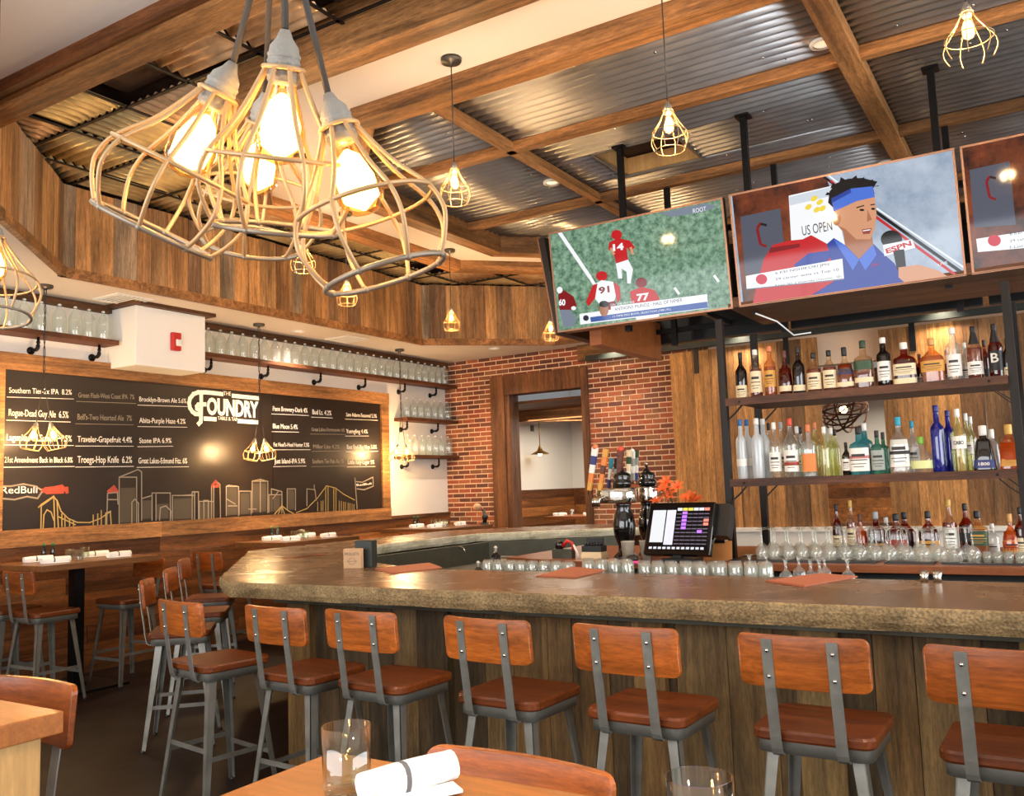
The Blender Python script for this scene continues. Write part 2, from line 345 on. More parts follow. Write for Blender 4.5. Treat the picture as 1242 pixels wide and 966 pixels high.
def text(name, s, mat, size=.05, w=None, h=None, depth=.0006, parent=None, T=None, align='LEFT', shear=0.0, bold=0.0, label=None):
    """lettering as a mesh; T maps local x (right), y (up), z (out of the surface) to its place; w and h fit the words' box"""
    cu = bpy.data.curves.new(name, 'FONT'); cu.body = s; cu.size = size; cu.align_x = 'LEFT'; cu.extrude = depth; cu.shear = shear; cu.offset = bold; cu.resolution_u = 3
    o = bpy.data.objects.new(name, cu); COL.objects.link(o)
    bpy.context.view_layer.update()
    me = bpy.data.meshes.new_from_object(o.evaluated_get(bpy.context.evaluated_depsgraph_get()))
    bpy.data.objects.remove(o); bpy.data.curves.remove(cu)
    xs = [v.co.x for v in me.vertices]; ys = [v.co.y for v in me.vertices]
    if not xs: return None
    x0, x1, y0, y1 = min(xs), max(xs), min(ys), max(ys)
    sx = w/(x1-x0) if w else 1.0; sy = h/(y1-y0) if h else (sx if w else 1.0)
    ox = {'LEFT': x0, 'CENTER': (x0+x1)/2, 'RIGHT': x1}[align]
    for v in me.vertices:
        v.co = Vector(((v.co.x-ox)*sx, (v.co.y-y0 if h else v.co.y)*sy, v.co.z))
    if T is not None: me.transform(T)
    me.materials.clear(); me.materials.append(M[mat] if isinstance(mat, str) else mat); me.name = name
    o = bpy.data.objects.new(name, me); COL.objects.link(o)
    if parent is not None: o.parent = parent
    if label: o['label'] = label
    return o
def frame_y(o, fx=Vector((1, 0, 0)), fy=Vector((0, 0, 1))):
    """matrix with local x along fx, local y along fy at o"""
    fz = Vector(fx).cross(Vector(fy)); o = Vector(o)
    return Matrix(((fx[0], fy[0], fz[0], o[0]), (fx[1], fy[1], fz[1], o[1]), (fx[2], fy[2], fz[2], o[2]), (0, 0, 0, 1)))
EX, EY, EZ = Vector((1, 0, 0)), Vector((0, 1, 0)), Vector((0, 0, 1))
def rnd(a, b): return a+(b-a)*random.random()

# small-item materials
M['c_green2'] = plain('c_green2', (40, 60, 40), .5)
M['l_red2'] = plain('l_red2', (196, 120, 110), .6); M['l_pale'] = plain('l_pale', (206, 214, 150), .6); M['c_blue2'] = plain('c_blue2', (20, 30, 110), .4)
M['scr_violet'] = emit('scr_violet', (150, 96, 220), .9); M['scr_row'] = emit('scr_row', (86, 80, 100), .6); M['scr_orange2'] = emit('scr_orange2', (200, 110, 100), .8); M['scr_yel2'] = emit('scr_yel2', (180, 170, 70), .8); M['scr_lgrey'] = emit('scr_lgrey', (170, 176, 190), .8)
M['c_greencap'] = plain('green_cap', (30, 96, 50), .5)
M['lily'] = plain('lily_orange', (232, 104, 44), .55); M['leaf'] = plain('leaf_green', (52, 74, 34), .6)
M['pink'] = plain('pink_bristle', (214, 70, 130), .8)
M['paperboard'] = plain('fibreboard', (186, 122, 62), .6)
M['blackpost'] = wood('blackened_post', [(30, 21, 15), (24, 17, 13)], 'Z', .6, .5, .2)

# ================================================================ THE ROOM
XL, YB, ZS, ZC = -7.8, 10.7, 3.44, 4.21      # left wall, brick wall, low soffit, high ceiling
XR, YF = 3.4, -1.9
K = 1.365
ZB, ZW = 4.02, 4.13                          # beam undersides, white strip
def ring(d, x_end=XR):
    a, yf, xl, yt = -2.8*K, 3.3*K, -3.57*K, 9.4
    return [(x_end, yf-d), (a-.414*d, yf-d), (xl-d, 4.07*K-.414*d), (xl-d, 5.68*K+.414*d), (xl+(9.4-5.68*K)-.414*d, yt+d), (x_end, yt+d)]
P1 = [(XR, 3.03), (-5.79, 3.03), (-6.88, 4.12), (-6.88, 8.95), (-5.62, 10.21), (XR, 10.21)]

b = MB(); b.box(XL-.1, XR+.1, YF-.1, YB+5.2, -.1, 0); struct(b.build('floor', 'floor'))

# ---- left wall with horizontal board wainscot
b = MB(); b.box(XL-.15, XL, YF, YB, 0, ZC+.1); struct(b.build('wall_left', 'white'))
b = MB(); z = .1; row = 0
while z < 1.19:
    h = min(.155, 1.19-z); y = YF+rnd(0, 1.2)-1.2
    while y < YB:
        y2 = y+rnd(1.5, 2.6); b.box(XL, XL+.022, max(y, YF)+.002, min(y2, YB)-.002, z+.0015, z+h-.0015); y = y2
    z += h
struct(b.build('trim_1', 'wains'), 'horizontal reclaimed board wainscot on the left wall')
b = MB(); b.box(XL, XL+.035, YF, YB, 0, .1); struct(b.build('baseboard_left', 'trimy'))
b = MB(); b.box(XL, XL+.04, 9.33, YB, 1.19, 1.225); b.box(XL, XL+.04, YF, 4.0, 1.19, 1.225); struct(b.build('trim_2', 'trimy'))
b = MB(); b.box(XL, XL+.06, YF, 5.17, ZS-.07, ZS); b.box(XL, XL+.06, 5.97, YB, ZS-.07, ZS)
b.box(XL+.05, XL+.5, 5.09, 5.17, ZS-.035, ZS); b.box(XL+.42, XL+.5, 5.17, 5.97, ZS-.035, ZS); b.box(XL+.05, XL+.5, 5.97, 6.05, ZS-.035, ZS)
struct(b.build('trim_3', 'trimy'), 'brown wood trim where the left wall meets the soffit')

# ---- brick wall at the back: doorway, and a wide opening behind the sliding boards
def wall_grid(x0, x1, z0, z1, holes):
    xs = sorted({x0, x1, *[h[0] for h in holes], *[h[1] for h in holes]}); zs = sorted({z0, z1, *[h[2] for h in holes], *[h[3] for h in holes]})
    for i in range(len(xs)-1):
        for j in range(len(zs)-1):
            cx, cz = (xs[i]+xs[i+1])/2, (zs[j]+zs[j+1])/2
            if not any(h[0] < cx < h[1] and h[2] < cz < h[3] for h in holes): yield xs[i], xs[i+1], zs[j], zs[j+1]
DX0, DX1, DZ = -6.74, -5.5, 2.89
holes = [(DX0, DX1, 0, DZ), (-3.9, 1.6, 0, 2.85)]
b = MB()
for x0, x1, z0, z1 in wall_grid(XL, XR, 0, ZC+.1, holes): b.box(x0, x1, YB, YB+.16, z0, z1, 0)
bw, bh, ch, pt = .188, .0515, .0677, .207
r = 0; z = .01
while z < ZS:
    x = XL+.002-(pt/2 if r % 2 else 0)
    while x < -3.7:
        a, c = max(x, XL+.002), min(x+bw, -3.7)
        for hx0, hx1, hz0, hz1 in holes:
            if z < hz1 and a < hx1 and c > hx0:
                if a < hx0: c = hx0
                elif c > hx1: a = hx1
                else: c = a
        if c-a > .03:
            j = rnd(0, .003); b.box(a, c, YB-.012-j, YB+.01, z, min(z+bh, ZS-.002), 1)
        x += pt
    z += ch; r += 1
struct(b.build('wall_back', ['mortar', 'brick']), 'red brick wall with pale mortar')
b = MB()
b.box(-6.97, DX0, YB-.05, YB+.2, 0, 3.15); b.box(DX1, -5.40, YB-.05, YB+.2, 0, 3.15)
b.box(DX0, DX0+.07, YB-.02, YB+.24, 0, DZ)
b.box(DX0, DX1, YB-.05, YB+.2, DZ-.02, 3.15)
struct(b.build('trim_4', 'door_frame', bevel=.006), 'heavy dark wood casing round the brick doorway')
b = MB(); b.box(-5.5, XR, YB-.1, YB-.014, 3.22, ZS); struct(b.build('trim_5', 'beam'), 'wood header board above the brick')

# ---- right wall and street front with windows (behind the camera)
b = MB()
for y0, y1, z0, z1 in wall_grid(YF, YB, 0, ZC+.1, [(-.6, 9.4, .7, 3.2)]): b.box(XR, XR+.15, y0, y1, z0, z1)
struct(b.build('wall_right', 'white'))
b = MB()
for x0, x1, z0, z1 in wall_grid(XL, XR, 0, ZC+.1, [(-6.6, .2, .7, 3.2)]): b.box(x0, x1, YF-.15, YF, z0, z1)
struct(b.build('wall_front', 'white'))
def window(n, axis, a0, a1, z0, z1, p, parts=4):
    b = MB(); t = .05
    for k in range(parts+1):
        c = a0+(a1-a0)*k/parts
        q = (max(a0, c-t/2), min(a1, c+t/2))
        b.box(*q, p, p+.06, z0, z1) if axis == 'x' else b.box(p, p+.06, *q, z0, z1)
    for zz in (z0, z1-t): b.box(a0, a1, p, p+.06, zz, zz+t) if axis == 'x' else b.box(p, p+.06, a0, a1, zz, zz+t)
    f = struct(b.build('window_%d' % n, 'black')); b = MB()
    b.box(a0, a1, p+.02, p+.026, z0, z1) if axis == 'x' else b.box(p+.02, p+.026, a0, a1, z0, z1)
    b.build('pane', 'glass', f)
window(1, 'x', -6.6, .2, .7, 3.2, YF-.1); window(2, 'y', -.6, 9.4, .7, 3.2, XR+.04)  # second window is unseen, stretched along the wall to brighten the far end

# ---- room seen through the doorway
b = MB()
b.box(XL-.1, XL+.02, YB+.16, 14.65, 0, ZS, 0); b.box(XL-.1, XR, 14.6, 14.75, 0, ZS, 0)
struct(b.build('wall_far_room', 'far_white'))
b = MB(); z = .0
while z < 1.35:
    b.box(XL+.02, XL+.05, YB+.16, 14.58, z+.002, z+.148); b.box(XL+.05, XR, 14.57, 14.6, z+.002, z+.148); z += .15
struct(b.build('trim_6', 'wains'), 'board wainscot in the far room')
b = MB(); y = YB+.16
while y < 14.6: b.box(XL, XR, y+.003, min(y+.19, 14.6)-.003, 2.74, 2.78); y += .19
struct(b.build('ceiling_far_room', 'shelfwood'), 'dark board ceiling of the far room')
b = MB(); b.box(-7.7, XR, 12.0, 12.22, 2.58, 2.74)
T = Matrix.Translation((-6.4, 12.9, 2.66)) @ Matrix.Rotation(R(38), 4, 'Z'); b.box(-1.6, 1.6, -.12, .12, -.08, .08, 0, T)
o = b.build('ceiling_beam', 'beam'); tag(o, 'brown ceiling beams inside the far room, seen through the brick doorway', 'beam')
light('far_room_fill', 'AREA', (-5.9, 12.6, 2.6), 130, SOFTW, (0, 0, 0), shape='RECTANGLE', size=2.5, size_y=2.0)  # area lamps without a fixture, added to brighten the far room
light('far_room_fill', 'AREA', (-1.2, 12.8, 2.6), 110, SOFTW, (0, 0, 0), shape='RECTANGLE', size=3, size_y=2.0)

# ---- ceilings: white soffit low at the left, white field near the camera, white strip round the bar
b = MB()
b.prism([(XL, YF), (XL+.92, YF), (-6.88, 4.12), (-6.88, 8.95), (-5.62, 10.21), (XR, 10.21), (XR, YB), (XL, YB)], ZS, ZS+.06)
b.prism([(-6.88, YF), (-4.2, YF), (-4.2, 1.55), (-6.88, 4.12)], ZS, ZS+.06)
struct(b.build('ceiling', 'soffit'), 'low white soffit along the left wall')
b = MB(); b.box(-4.2, XR, YF, 2.9, ZW, ZW+.05)
b.prism([(-4.2, 1.55), (-4.2, 2.9), (-5.66, 2.9)], ZW, ZW+.05)
b.box(-4.22, -4.18, YF, 1.57, ZS, ZW+.05)
struct(b.build('ceiling_near', 'soffit'), 'white ceiling above the near tables')
b = MB(); A, B = ring(.12*K), ring(.54*K)
for i in range(5): b.prism([A[i], A[i+1], B[i+1], B[i]], ZW, ZW+.04)
struct(b.build('ceiling_strip', 'soffit'), 'white ceiling strip between two wood beams around the bar')
b = MB(); b.box(XL-.1, XR+.1, YF-.1, YB+.1, ZC+.16, ZC+.22); struct(b.build('ceiling_deck', 'tile_c'))

# ---- vertical reclaimed boards on the soffit's inner face
def seg_boards(b, p, q, z0, z1, t, wmin, wmax, m=0):
    p, q = Vector((*p, 0)), Vector((*q, 0)); L = (q-p).length; d = (q-p).normalized(); n = Vector((-d.y, d.x, 0)); s = 0
    while s < L-.001:
        e = min(L, s+rnd(wmin, wmax)); tt = t+rnd(0, .006); e = L if L-e < .05 else e
        a, c = p+d*(s+.0015), p+d*(e-.0015)
        b.prism([(a.x, a.y), (c.x, c.y), (c.x+n.x*tt, c.y+n.y*tt), (a.x+n.x*tt, a.y+n.y*tt)], z0, z1-rnd(0, .012), m); s = e
b = MB()
path = [(-4.22, 1.46), (-5.79, 3.03), (-6.88, 4.12), (-6.88, 8.95), (-5.62, 10.21), (XR, 10.21)]
for i in range(5): seg_boards(b, path[i+1], path[i], ZS-.01, ZC-.012, .02, .13, .24)
struct(b.build('trim_7', 'fascia'), 'vertical weathered boards facing the high ceiling')
b = MB()
for i in range(5):
    p, q = Vector(path[i]), Vector(path[i+1]); d = (q-p).normalized(); n = Vector((d.y, -d.x))
    e = .02 if 0 < i else 0
    b.prism([tuple(p-d*e), tuple(q+d*e), tuple(q+d*e+n*.05), tuple(p-d*e+n*.05)], ZS-.035, ZS+.045)
struct(b.build('trim_8', 'beam'), 'wood lip along the foot of the vertical boards')

# ---- beams (each a thing)
def beam_seg(p, q, w0, z0, z1, label, group=None, name='ceiling_beam', mat=None, ext=.0, ext2=None):
    """beam of width w0 to the left of p->q"""
    p, q = Vector(p), Vector(q); L = (q-p).length; a = math.atan2(q.y-p.y, q.x-p.x)
    b = MB(); b.prism([(-ext, 0), (L+(ext if ext2 is None else ext2), 0), (L+(ext if ext2 is None else ext2), w0), (-ext, w0)], z0, z1)
    o = b.build(name, mat or 'beam', loc=(p.x, p.y, 0), rot=(0, 0, a), bevel=.004)
    return tag(o, label, 'beam', group)
def mitre_ring(d0, d1, z0, z1, labels, group, x_end=XR):
    A, B = ring(d0, x_end), ring(d1, x_end)
    for i in range(5):
        c = Vector(((A[i][0]+A[i+1][0])/2, (A[i][1]+A[i+1][1])/2)); a = math.atan2(A[i+1][1]-A[i][1], A[i+1][0]-A[i][0])
        RT = Matrix.Rotation(-a, 2); g = lambda p: tuple(RT @ (Vector(p)-c))
        b = MB(); b.prism([g(A[i]), g(A[i+1]), g(B[i+1]), g(B[i])], z0, z1)
        tag(b.build('ceiling_beam', 'beam', loc=(c.x, c.y, 0), rot=(0, 0, a), bevel=.004), labels[i], 'beam', group)
mitre_ring(.0, .12*K, ZB, ZC+.15, ['long dark wood beam between the white strip and the corrugated sheets, front side', 'short slanting inner beam at the front left corner of the bar ceiling', 'inner wood beam along the left side of the bar ceiling', 'slanting inner beam at the far left corner, behind the football screen', 'far inner beam behind the screens'], 'inner ring of beams')
mitre_ring(.54*K, .66*K, ZB, ZC+.15, ['long wood beam along the near side of the white ceiling strip', 'short slanting outer beam behind the cluster of near lamps', 'outer beam along the left side of the white strip', 'slanting outer beam at the far left of the white strip', 'far outer beam of the white strip'], 'outer ring of beams')
o = beam_seg((-5.81, 2.84), (XR, 2.84), .19, ZB, ZC+.1, 'wide brown beam along the edge of the near white ceiling, top left corner')
b = MB(); b.box(-5.81, XR, 2.78, 2.838, ZB+.03, ZC); tag(b.build('ceiling_beam', 'trim'), 'narrow pale board on the near face of the top left beam', 'beam')
A = ring(0)
lab = ['thin wood batten across the corrugated ceiling, nearest one', 'thin wood batten across the corrugated ceiling above the screens', 'thin wood batten behind the screens']
for i, y in enumerate((5.63, 7.14, 8.65)):
    xs = -4.87 if y < 7.75 else -4.87+(y-7.75)
    b = MB(); b.box(xs, XR, y, y+.075, ZC-.085, ZC-.01); tag(b.build('ceiling_batten', 'beam', bevel=.003), lab[i], 'batten')
for i, (x, wdt, l) in enumerate(((-3.47, .075, 'thin cross batten left of the square ceiling hatch'), (-1.0, .13, 'wider cross beam above the tennis screen'), (1.45, .1, 'cross beam at the far right of the corrugated ceiling'))):
    b = MB(); b.box(x, x+wdt, 4.5, 9.38, ZC-(.085 if i == 0 else .11), ZC-.012); tag(b.build('ceiling_batten', 'beamy', bevel=.003), l, 'batten')

# ---- corrugated sheets over the bar
def corr(x0, x1, y0, y1, z, pitch, amp, along='X', clip=None, hole=None):
    """corrugated sheet; ridges run along the axis"""
    b = MB(); st = pitch/6
    def strip(u0, u1, v0, v1):
        n = max(2, int(math.ceil((v1-v0)/st))); base = len(b.v)
        for k in range(n+1):
            v = v0+(v1-v0)*k/n; zz = z+amp*math.sin(2*PI*v/pitch)
            lo, hi = u0, u1
            if clip: lo = max(lo, clip(v))
            if hi < lo: hi = lo
            b.v += [Vector((lo, v, zz)), Vector((hi, v, zz))] if along == 'X' else [Vector((v, lo, zz)), Vector((v, hi, zz))]
        for k in range(n): q = base+2*k; b.face((q, q+1, q+3, q+2), 0, True)
    if hole:
        hx0, hx1, hy0, hy1 = hole; strip(x0, x1, y0, hy0); strip(x0, x1, hy1, y1); strip(x0, hx0, hy0, hy1); strip(hx1, x1, hy0, hy1)
    elif along == 'X': strip(x0, x1, y0, y1)
    else: strip(y0, y1, x0, x1)
    return b
clipf = lambda y: -4.87 if 5.56 < y < 7.75 else (-4.87+(5.56-y) if y <= 5.56 else -4.87+(y-7.75))
bays_x = [(-4.87, -3.43), (-3.43, -.93), (-.93, 1.5), (1.5, XR)]; bays_y = [(4.5, 5.67), (5.67, 7.18), (7.18, 8.69), (8.69, 9.4)]
HOLE = (-3.02, -2.34, 6.27, 6.9)
cn = {0: 'left', 1: 'middle', 2: 'right', 3: 'far right'}; rn = {0: 'front', 1: 'second', 2: 'third', 3: 'last'}
for i, (x0, x1) in enumerate(bays_x):
    for j, (y0, y1) in enumerate(bays_y):
        h = HOLE if (i, j) == (1, 1) else None
        bb = corr(x0, x1, y0, y1, ZC, .088, .0155, clip=clipf if i == 0 else None, hole=h)
        o = bb.build('corrugated_sheet', 'galv'); md = o.modifiers.new('thickness', 'SOLIDIFY'); md.thickness = .0012
        tag(o, 'corrugated galvanised ceiling sheet, %s bay across and %s row from the front%s' % (cn[i], rn[j], ', with the hatch' if h else ''), 'ceiling sheet', 'corrugated sheets over the bar')
        s = MB()
        for _ in range(int((x1-x0)*(y1-y0)*3)):
            sx, sy = rnd(x0+.1, x1-.05), rnd(y0+.08, y1-.05)
            if sx < clipf(sy)+.1 or (h and HOLE[0]-.05 < sx < HOLE[1]+.05 and HOLE[2]-.05 < sy < HOLE[3]+.05): continue
            s.lathe([(.006, ZC-.019), (.009, ZC-.014), (.009, ZC-.008)], 6, 0, Matrix.Translation((sx, sy, 0)))
        if s.v: s.build('screw_heads', 'chrome', o)
o = thing('ceiling_hatch', 'square opening in the corrugated ceiling with a pale wood lining', 'hatch', (-2.68, 6.58, ZC))
b = MB(); x0, x1, y0, y1 = -.34, .34, -.315, .315
b.box(x0, x1, y1-.02, y1, 0, .14); b.box(x0, x1, y0, y0+.02, 0, .14); b.box(x0, x0+.02, y0, y1, 0, .14); b.box(x1-.02, x1, y0, y1, 0, .14); b.build('lining', 'panelleg', o)
b = MB()
for q in ((x0-.02, x1+.02, y1, y1+.02), (x0-.02, x1+.02, y0-.02, y0), (x0-.02, x0, y0, y1), (x1, x1+.02, y0, y1)): b.box(*q, -.02, .0)
b.build('edge_frame', 'steel', o)

# ---- grid ceiling of square corrugated tiles between the boards and the ring
def inside(poly, x, y):
    c = False; n = len(poly)
    for i in range(n):
        (x1, y1), (x2, y2) = poly[i], poly[(i+1) % n]
        if (y1 > y) != (y2 > y) and x < (x2-x1)*(y-y1)/(y2-y1)+x1: c = not c
    return c
TP = .64; GX, GY = -5.19+.0, 3.24-.32
RO = ring(.66*K)
def clip_poly(poly, f):
    out = []
    for i in range(len(poly)):
        p, q = poly[i], poly[(i+1) % len(poly)]; a, c = f(p), f(q)
        if a >= 0: out.append(p)
        if (a >= 0) != (c >= 0): t = a/(a-c); out.append((p[0]+(q[0]-p[0])*t, p[1]+(q[1]-p[1])*t))
    return out
gy = MB(); i0, i1 = -3, 13
tiles = 0
dark = {(1, 0), (4, 0), (-1, 8), (1, 10)}
xr_t = 1.6
for i in range(-3, 12):
    for j in range(0, 12):
        x0, y0 = GX-.645+i*TP+.0, GY+j*TP; x0 = GX-.0+(i-1)*TP
        x1, y1 = x0+TP, y0+TP; cx, cy = (x0+x1)/2, (y0+y1)/2
        corners = [(x0+.01, y0+.01), (x1-.01, y0+.01), (x1-.01, y1-.01), (x0+.01, y1-.01)]
        ins = [inside(P1, *c) for c in corners]; rin = [inside(RO, *c) for c in corners]
        if not any(ins) or all(rin) or x1 > xr_t: continue
        # tile trimmed where it meets the slanting boards and the ring
        poly = corners
        poly = clip_poly(poly, lambda p: p[0]+6.88); poly = clip_poly(poly, lambda p: p[1]-3.03); poly = clip_poly(poly, lambda p: 10.21-p[1]) if poly else poly
        poly = clip_poly(poly, lambda p: (p[0]+6.88)+(p[1]-4.12)) if poly else poly
        poly = clip_poly(poly, lambda p: (p[0]+6.88)-(p[1]-8.95)) if poly else poly
        if len(poly) < 3: continue
        n_ = random.random(); along = 'X' if n_ < .72 else 'Y'
        d_ = (i, j) in dark
        b = MB(); pitch = .082; amp = .016
        if d_:
            b.prism([(p[0]-cx, p[1]-cy) for p in poly], .09, .1)
        else:
            ys = [p[1] for p in poly] if along == 'X' else [p[0] for p in poly]; v0, v1 = min(ys), max(ys); n = max(4, int((v1-v0)/(pitch/6))); prev = None
            for k in range(n+1):
                v = v0+(v1-v0)*k/n; vv = min(max(v, v0+1e-4), v1-1e-4); hit = []
                for q in range(len(poly)):
                    p_, q_ = poly[q], poly[(q+1) % len(poly)]; a, c = (p_[1], q_[1]) if along == 'X' else (p_[0], q_[0])
                    if (a > vv) != (c > vv): t = (vv-a)/(c-a); hit.append(p_[0]+(q_[0]-p_[0])*t if along == 'X' else p_[1]+(q_[1]-p_[1])*t)
                if len(hit) < 2: prev = None; continue
                zz = .014+amp*math.sin(2*PI*v/pitch); lo, hi = min(hit), max(hit)
                cur = b.add([(lo-cx, v-cy, zz), (hi-cx, v-cy, zz)] if along == 'X' else [(v-cx, lo-cy, zz), (v-cx, hi-cy, zz)])
                if prev is not None: b.face((prev, prev+1, cur+1, cur), 0, True)
                prev = cur
        o = b.build('ceiling_tile', 'tile_c' if d_ else ('tile_a' if random.random() < .6 else 'tile_b'), loc=(cx, cy, ZC))
        if not d_: md = o.modifiers.new('thickness', 'SOLIDIFY'); md.thickness = .001
        rr = 'row %s' % j
        if d_: tag(o, {(1, 0): 'dark blank ceiling square beside the top left beam, among rusty tiles', (4, 0): 'dark blank ceiling square above the near lamps', (-1, 8): 'dark blank ceiling square far back near the vertical boards', (1, 10): 'dark blank ceiling square at the far slanting boards'}[(i, j)], 'ceiling tile')
        else: tag(o, 'rust-brown corrugated ceiling tile with its ridges running %s, set in the dark grid' % ('left to right' if along == 'X' else 'front to back'), 'ceiling tile', 'rusty grid tiles, ridges running %s' % ('left to right' if along == 'X' else 'front to back'))
        tiles += 1
g = MB()
def seg_out(x0, y0, x1, y1, horiz):
    n = 60; run = None
    for k in range(n+1):
        t = k/n; x, y = x0+(x1-x0)*t, y0+(y1-y0)*t; ok = inside(P1, x, y) and not inside(RO, x, y) and k < n
        if ok and run is None: run = (x, y)
        if not ok and run is not None:
            if horiz: g.box(run[0], x, y-.012, y+.012, ZC-.01, ZC-.002)
            else: g.box(x-.012, x+.012, run[1], y, ZC-.01, ZC-.002)
            run = None
for i in range(-4, 12): x = GX+i*TP; seg_out(x, 3.05, x, 10.2, False)
for j in range(-1, 13): y = GY+j*TP; seg_out(-6.87, y, xr_t, y, True)
struct(g.build('ceiling_grid', 'grid'), 'dark metal grid that carries the square ceiling tiles')

# ---- recessed downlights
def downlight_fill(x, y, z, label, group, energy=24, spot=True, r=.055):
    t = thing('recessed_light', label, 'light', (x, y, z), 0, group)
    b = MB(); b.lathe([(r, -.012), (r+.02, -.012), (r+.022, -.002), (r+.022, .004)], 20, cap0=False, cap1=False); b.build('trim_ring', 'white_s', t)
    b = MB(); b.lathe([(r*.96, -.004), (r*.96, .0)], 20, sm=False); b.build('lens', 'downlens', t)
    if spot: light('downlight_fill', 'SPOT', (x, y, z-.03), energy, SOFTW, (0, 0, 0), spot_size=R(115), spot_blend=.8, shadow_soft_size=.06)  # the recessed fixtures are unlit; this spot is added to brighten the room
    return t
M['downlens'] = emit('downlight_lens', (255, 236, 206), .55)

# ================================================================ THE BAR
BT = 1.07
outer = [(1.9, 3.50), (-4.12, 3.50), (-4.43, 3.70), (-6.27, 5.56), (-6.27, 8.55), (-5.15, 9.67), (-3.7, 9.75)]
inner = [(-3.7, 9.02), (-4.25, 8.95), (-5.45, 7.95), (-5.45, 6.05), (-4.15, 4.75), (-3.45, 4.40), (1.9, 4.38)]
def smooth_closed(poly, wob, seed=3, step=.12):
    rs = random.Random(seed); out = []; n = len(poly)
    for i in range(n):
        p, q = Vector(poly[i]), Vector(poly[(i+1) % n]); L = (q-p).length; k = max(1, int(L/step)); nn = Vector((-(q-p).y, (q-p).x))/L
        for j in range(k):
            out.append((p+(q-p)*j/k+nn*(rs.uniform(-wob, wob) if 0 < j else 0), i))
    return out
bar = thing('bar_counter', 'large U-shaped bar with a thick brown stone-like top, rough edge and plank front', 'bar', (-3.0, 5.5, 0))
def att(o): o.parent = bar; o.location = Vector(o.location)-bar.location; return o
pts = smooth_closed(outer+inner, .004, 5)
b = MB(); n = len(pts); k0 = b.add([(p.x, p.y, BT) for p, _ in pts])
b.face([k0+i for i in range(n)][::-1], 0)
cen = Vector((-2, 6.5))
rs = random.Random(11)
# edge: four rows going down with a slightly rough, rounded profile
rows = [(0, 0.0), (.006, -.008), (.008, -.03), (.002, -.06), (-.012, -.088)]
def nrm(i):
    a, c = pts[(i-1) % n][0], pts[(i+1) % n][0]; d = (c-a).normalized(); return Vector((d.y, -d.x))
area = sum(pts[i][0].x*pts[(i+1) % n][0].y-pts[(i+1) % n][0].x*pts[i][0].y for i in range(n)); sg = 1 if area > 0 else -1
prev = [k0+i for i in range(n)]
for ri, (off, dz) in enumerate(rows[1:]):
    cur = []
    for i, (p, sgm) in enumerate(pts):
        q = p+nrm(i)*sg*(off+rs.uniform(-.004, .004)*(1 if ri > 0 else .3)); cur.append(b.add([(q.x, q.y, BT+dz+rs.uniform(-.003, .003)*(ri > 0))]))
    for i in range(n):
        j = (i+1) % n; seg = pts[i][1]; b.face((prev[i], prev[j], cur[j], cur[i]), 2 if 6 <= seg <= 10 else 1, False)
    prev = cur
b.face(prev, 1)
att(b.build('bar_top', ['bartop', 'baredge', 'baredge_pale']))
# front boards, set back under the overhang
fr = [(1.9, 3.84), (-3.98, 3.84), (-5.93, 5.79), (-5.93, 8.4), (-5.0, 9.35), (-3.7, 9.4)]
b = MB()
for i in range(len(fr)-1): seg_boards(b, fr[i+1], fr[i], .0, BT-.088, .022, .13, .25)
att(b.build('front_boards', 'barfront'))
b = MB()
for i in range(len(fr)-1):
    p, q = Vector(fr[i]), Vector(fr[i+1]); d = (q-p).normalized(); nn = Vector((d.y, -d.x))*-1
    b.prism([tuple(p+nn*-.03), tuple(q+nn*-.03), tuple(q+nn*-.1), tuple(p+nn*-.1)], .0, BT-.09)
att(b.build('inner_frame', 'trim'))
b = MB()
b.box(-3.97, 1.9, 3.70, 3.84, BT-.135, BT-.09)
att(b.build('top_rail', 'darksteel'))
for (x, w_) in ((-3.96, .18), (-1.75, .15), (-1.02, .17), (-.2, .16), (-2.95, .15)): b = MB(); b.box(x, x+w_, 3.795, 3.838, 0, BT-.1); att(b.build('pilaster_board', 'barfront'))
# inner steel under-counter ledge, speed rail, sink front
ub = thing('under_bar_station', 'stainless ice and sink station behind the near bar counter', 'sink station', (-1.5, 4.8, 0))
b = MB(); b.box(-2.2, 2.6, -.30, .3, .95, .98); b.box(-2.2, 2.6, -.30, -.27, .3, .95); b.box(-2.2, 2.6, .27, .3, .0, .95); b.build('ledge', 'steel', ub)
b = MB(); b.box(-2.2, 2.6, .3, .42, .45, .75); b.build('speed_rail', 'steel', ub)
us = thing('under_bar_sink', 'dark steel back panel and sink below the far side of the bar', 'sink station', (-4.9, 7.6, 0))
b = MB(); b.prism([(-.45, -1.5), (-.38, -1.5), (-.38, .35), (.8, 1.28), (.8, 1.36), (-.45, .35)], .1, .98, 0); b.build('back_panel', 'darksteel', us)
b = MB(); b.prism([(-.38, -1.5), (.1, -1.5), (.1, .1), (.95, .9), (.8, 1.28), (-.38, .35)], .72, .78, 0); b.build('ledge', 'steel', us)

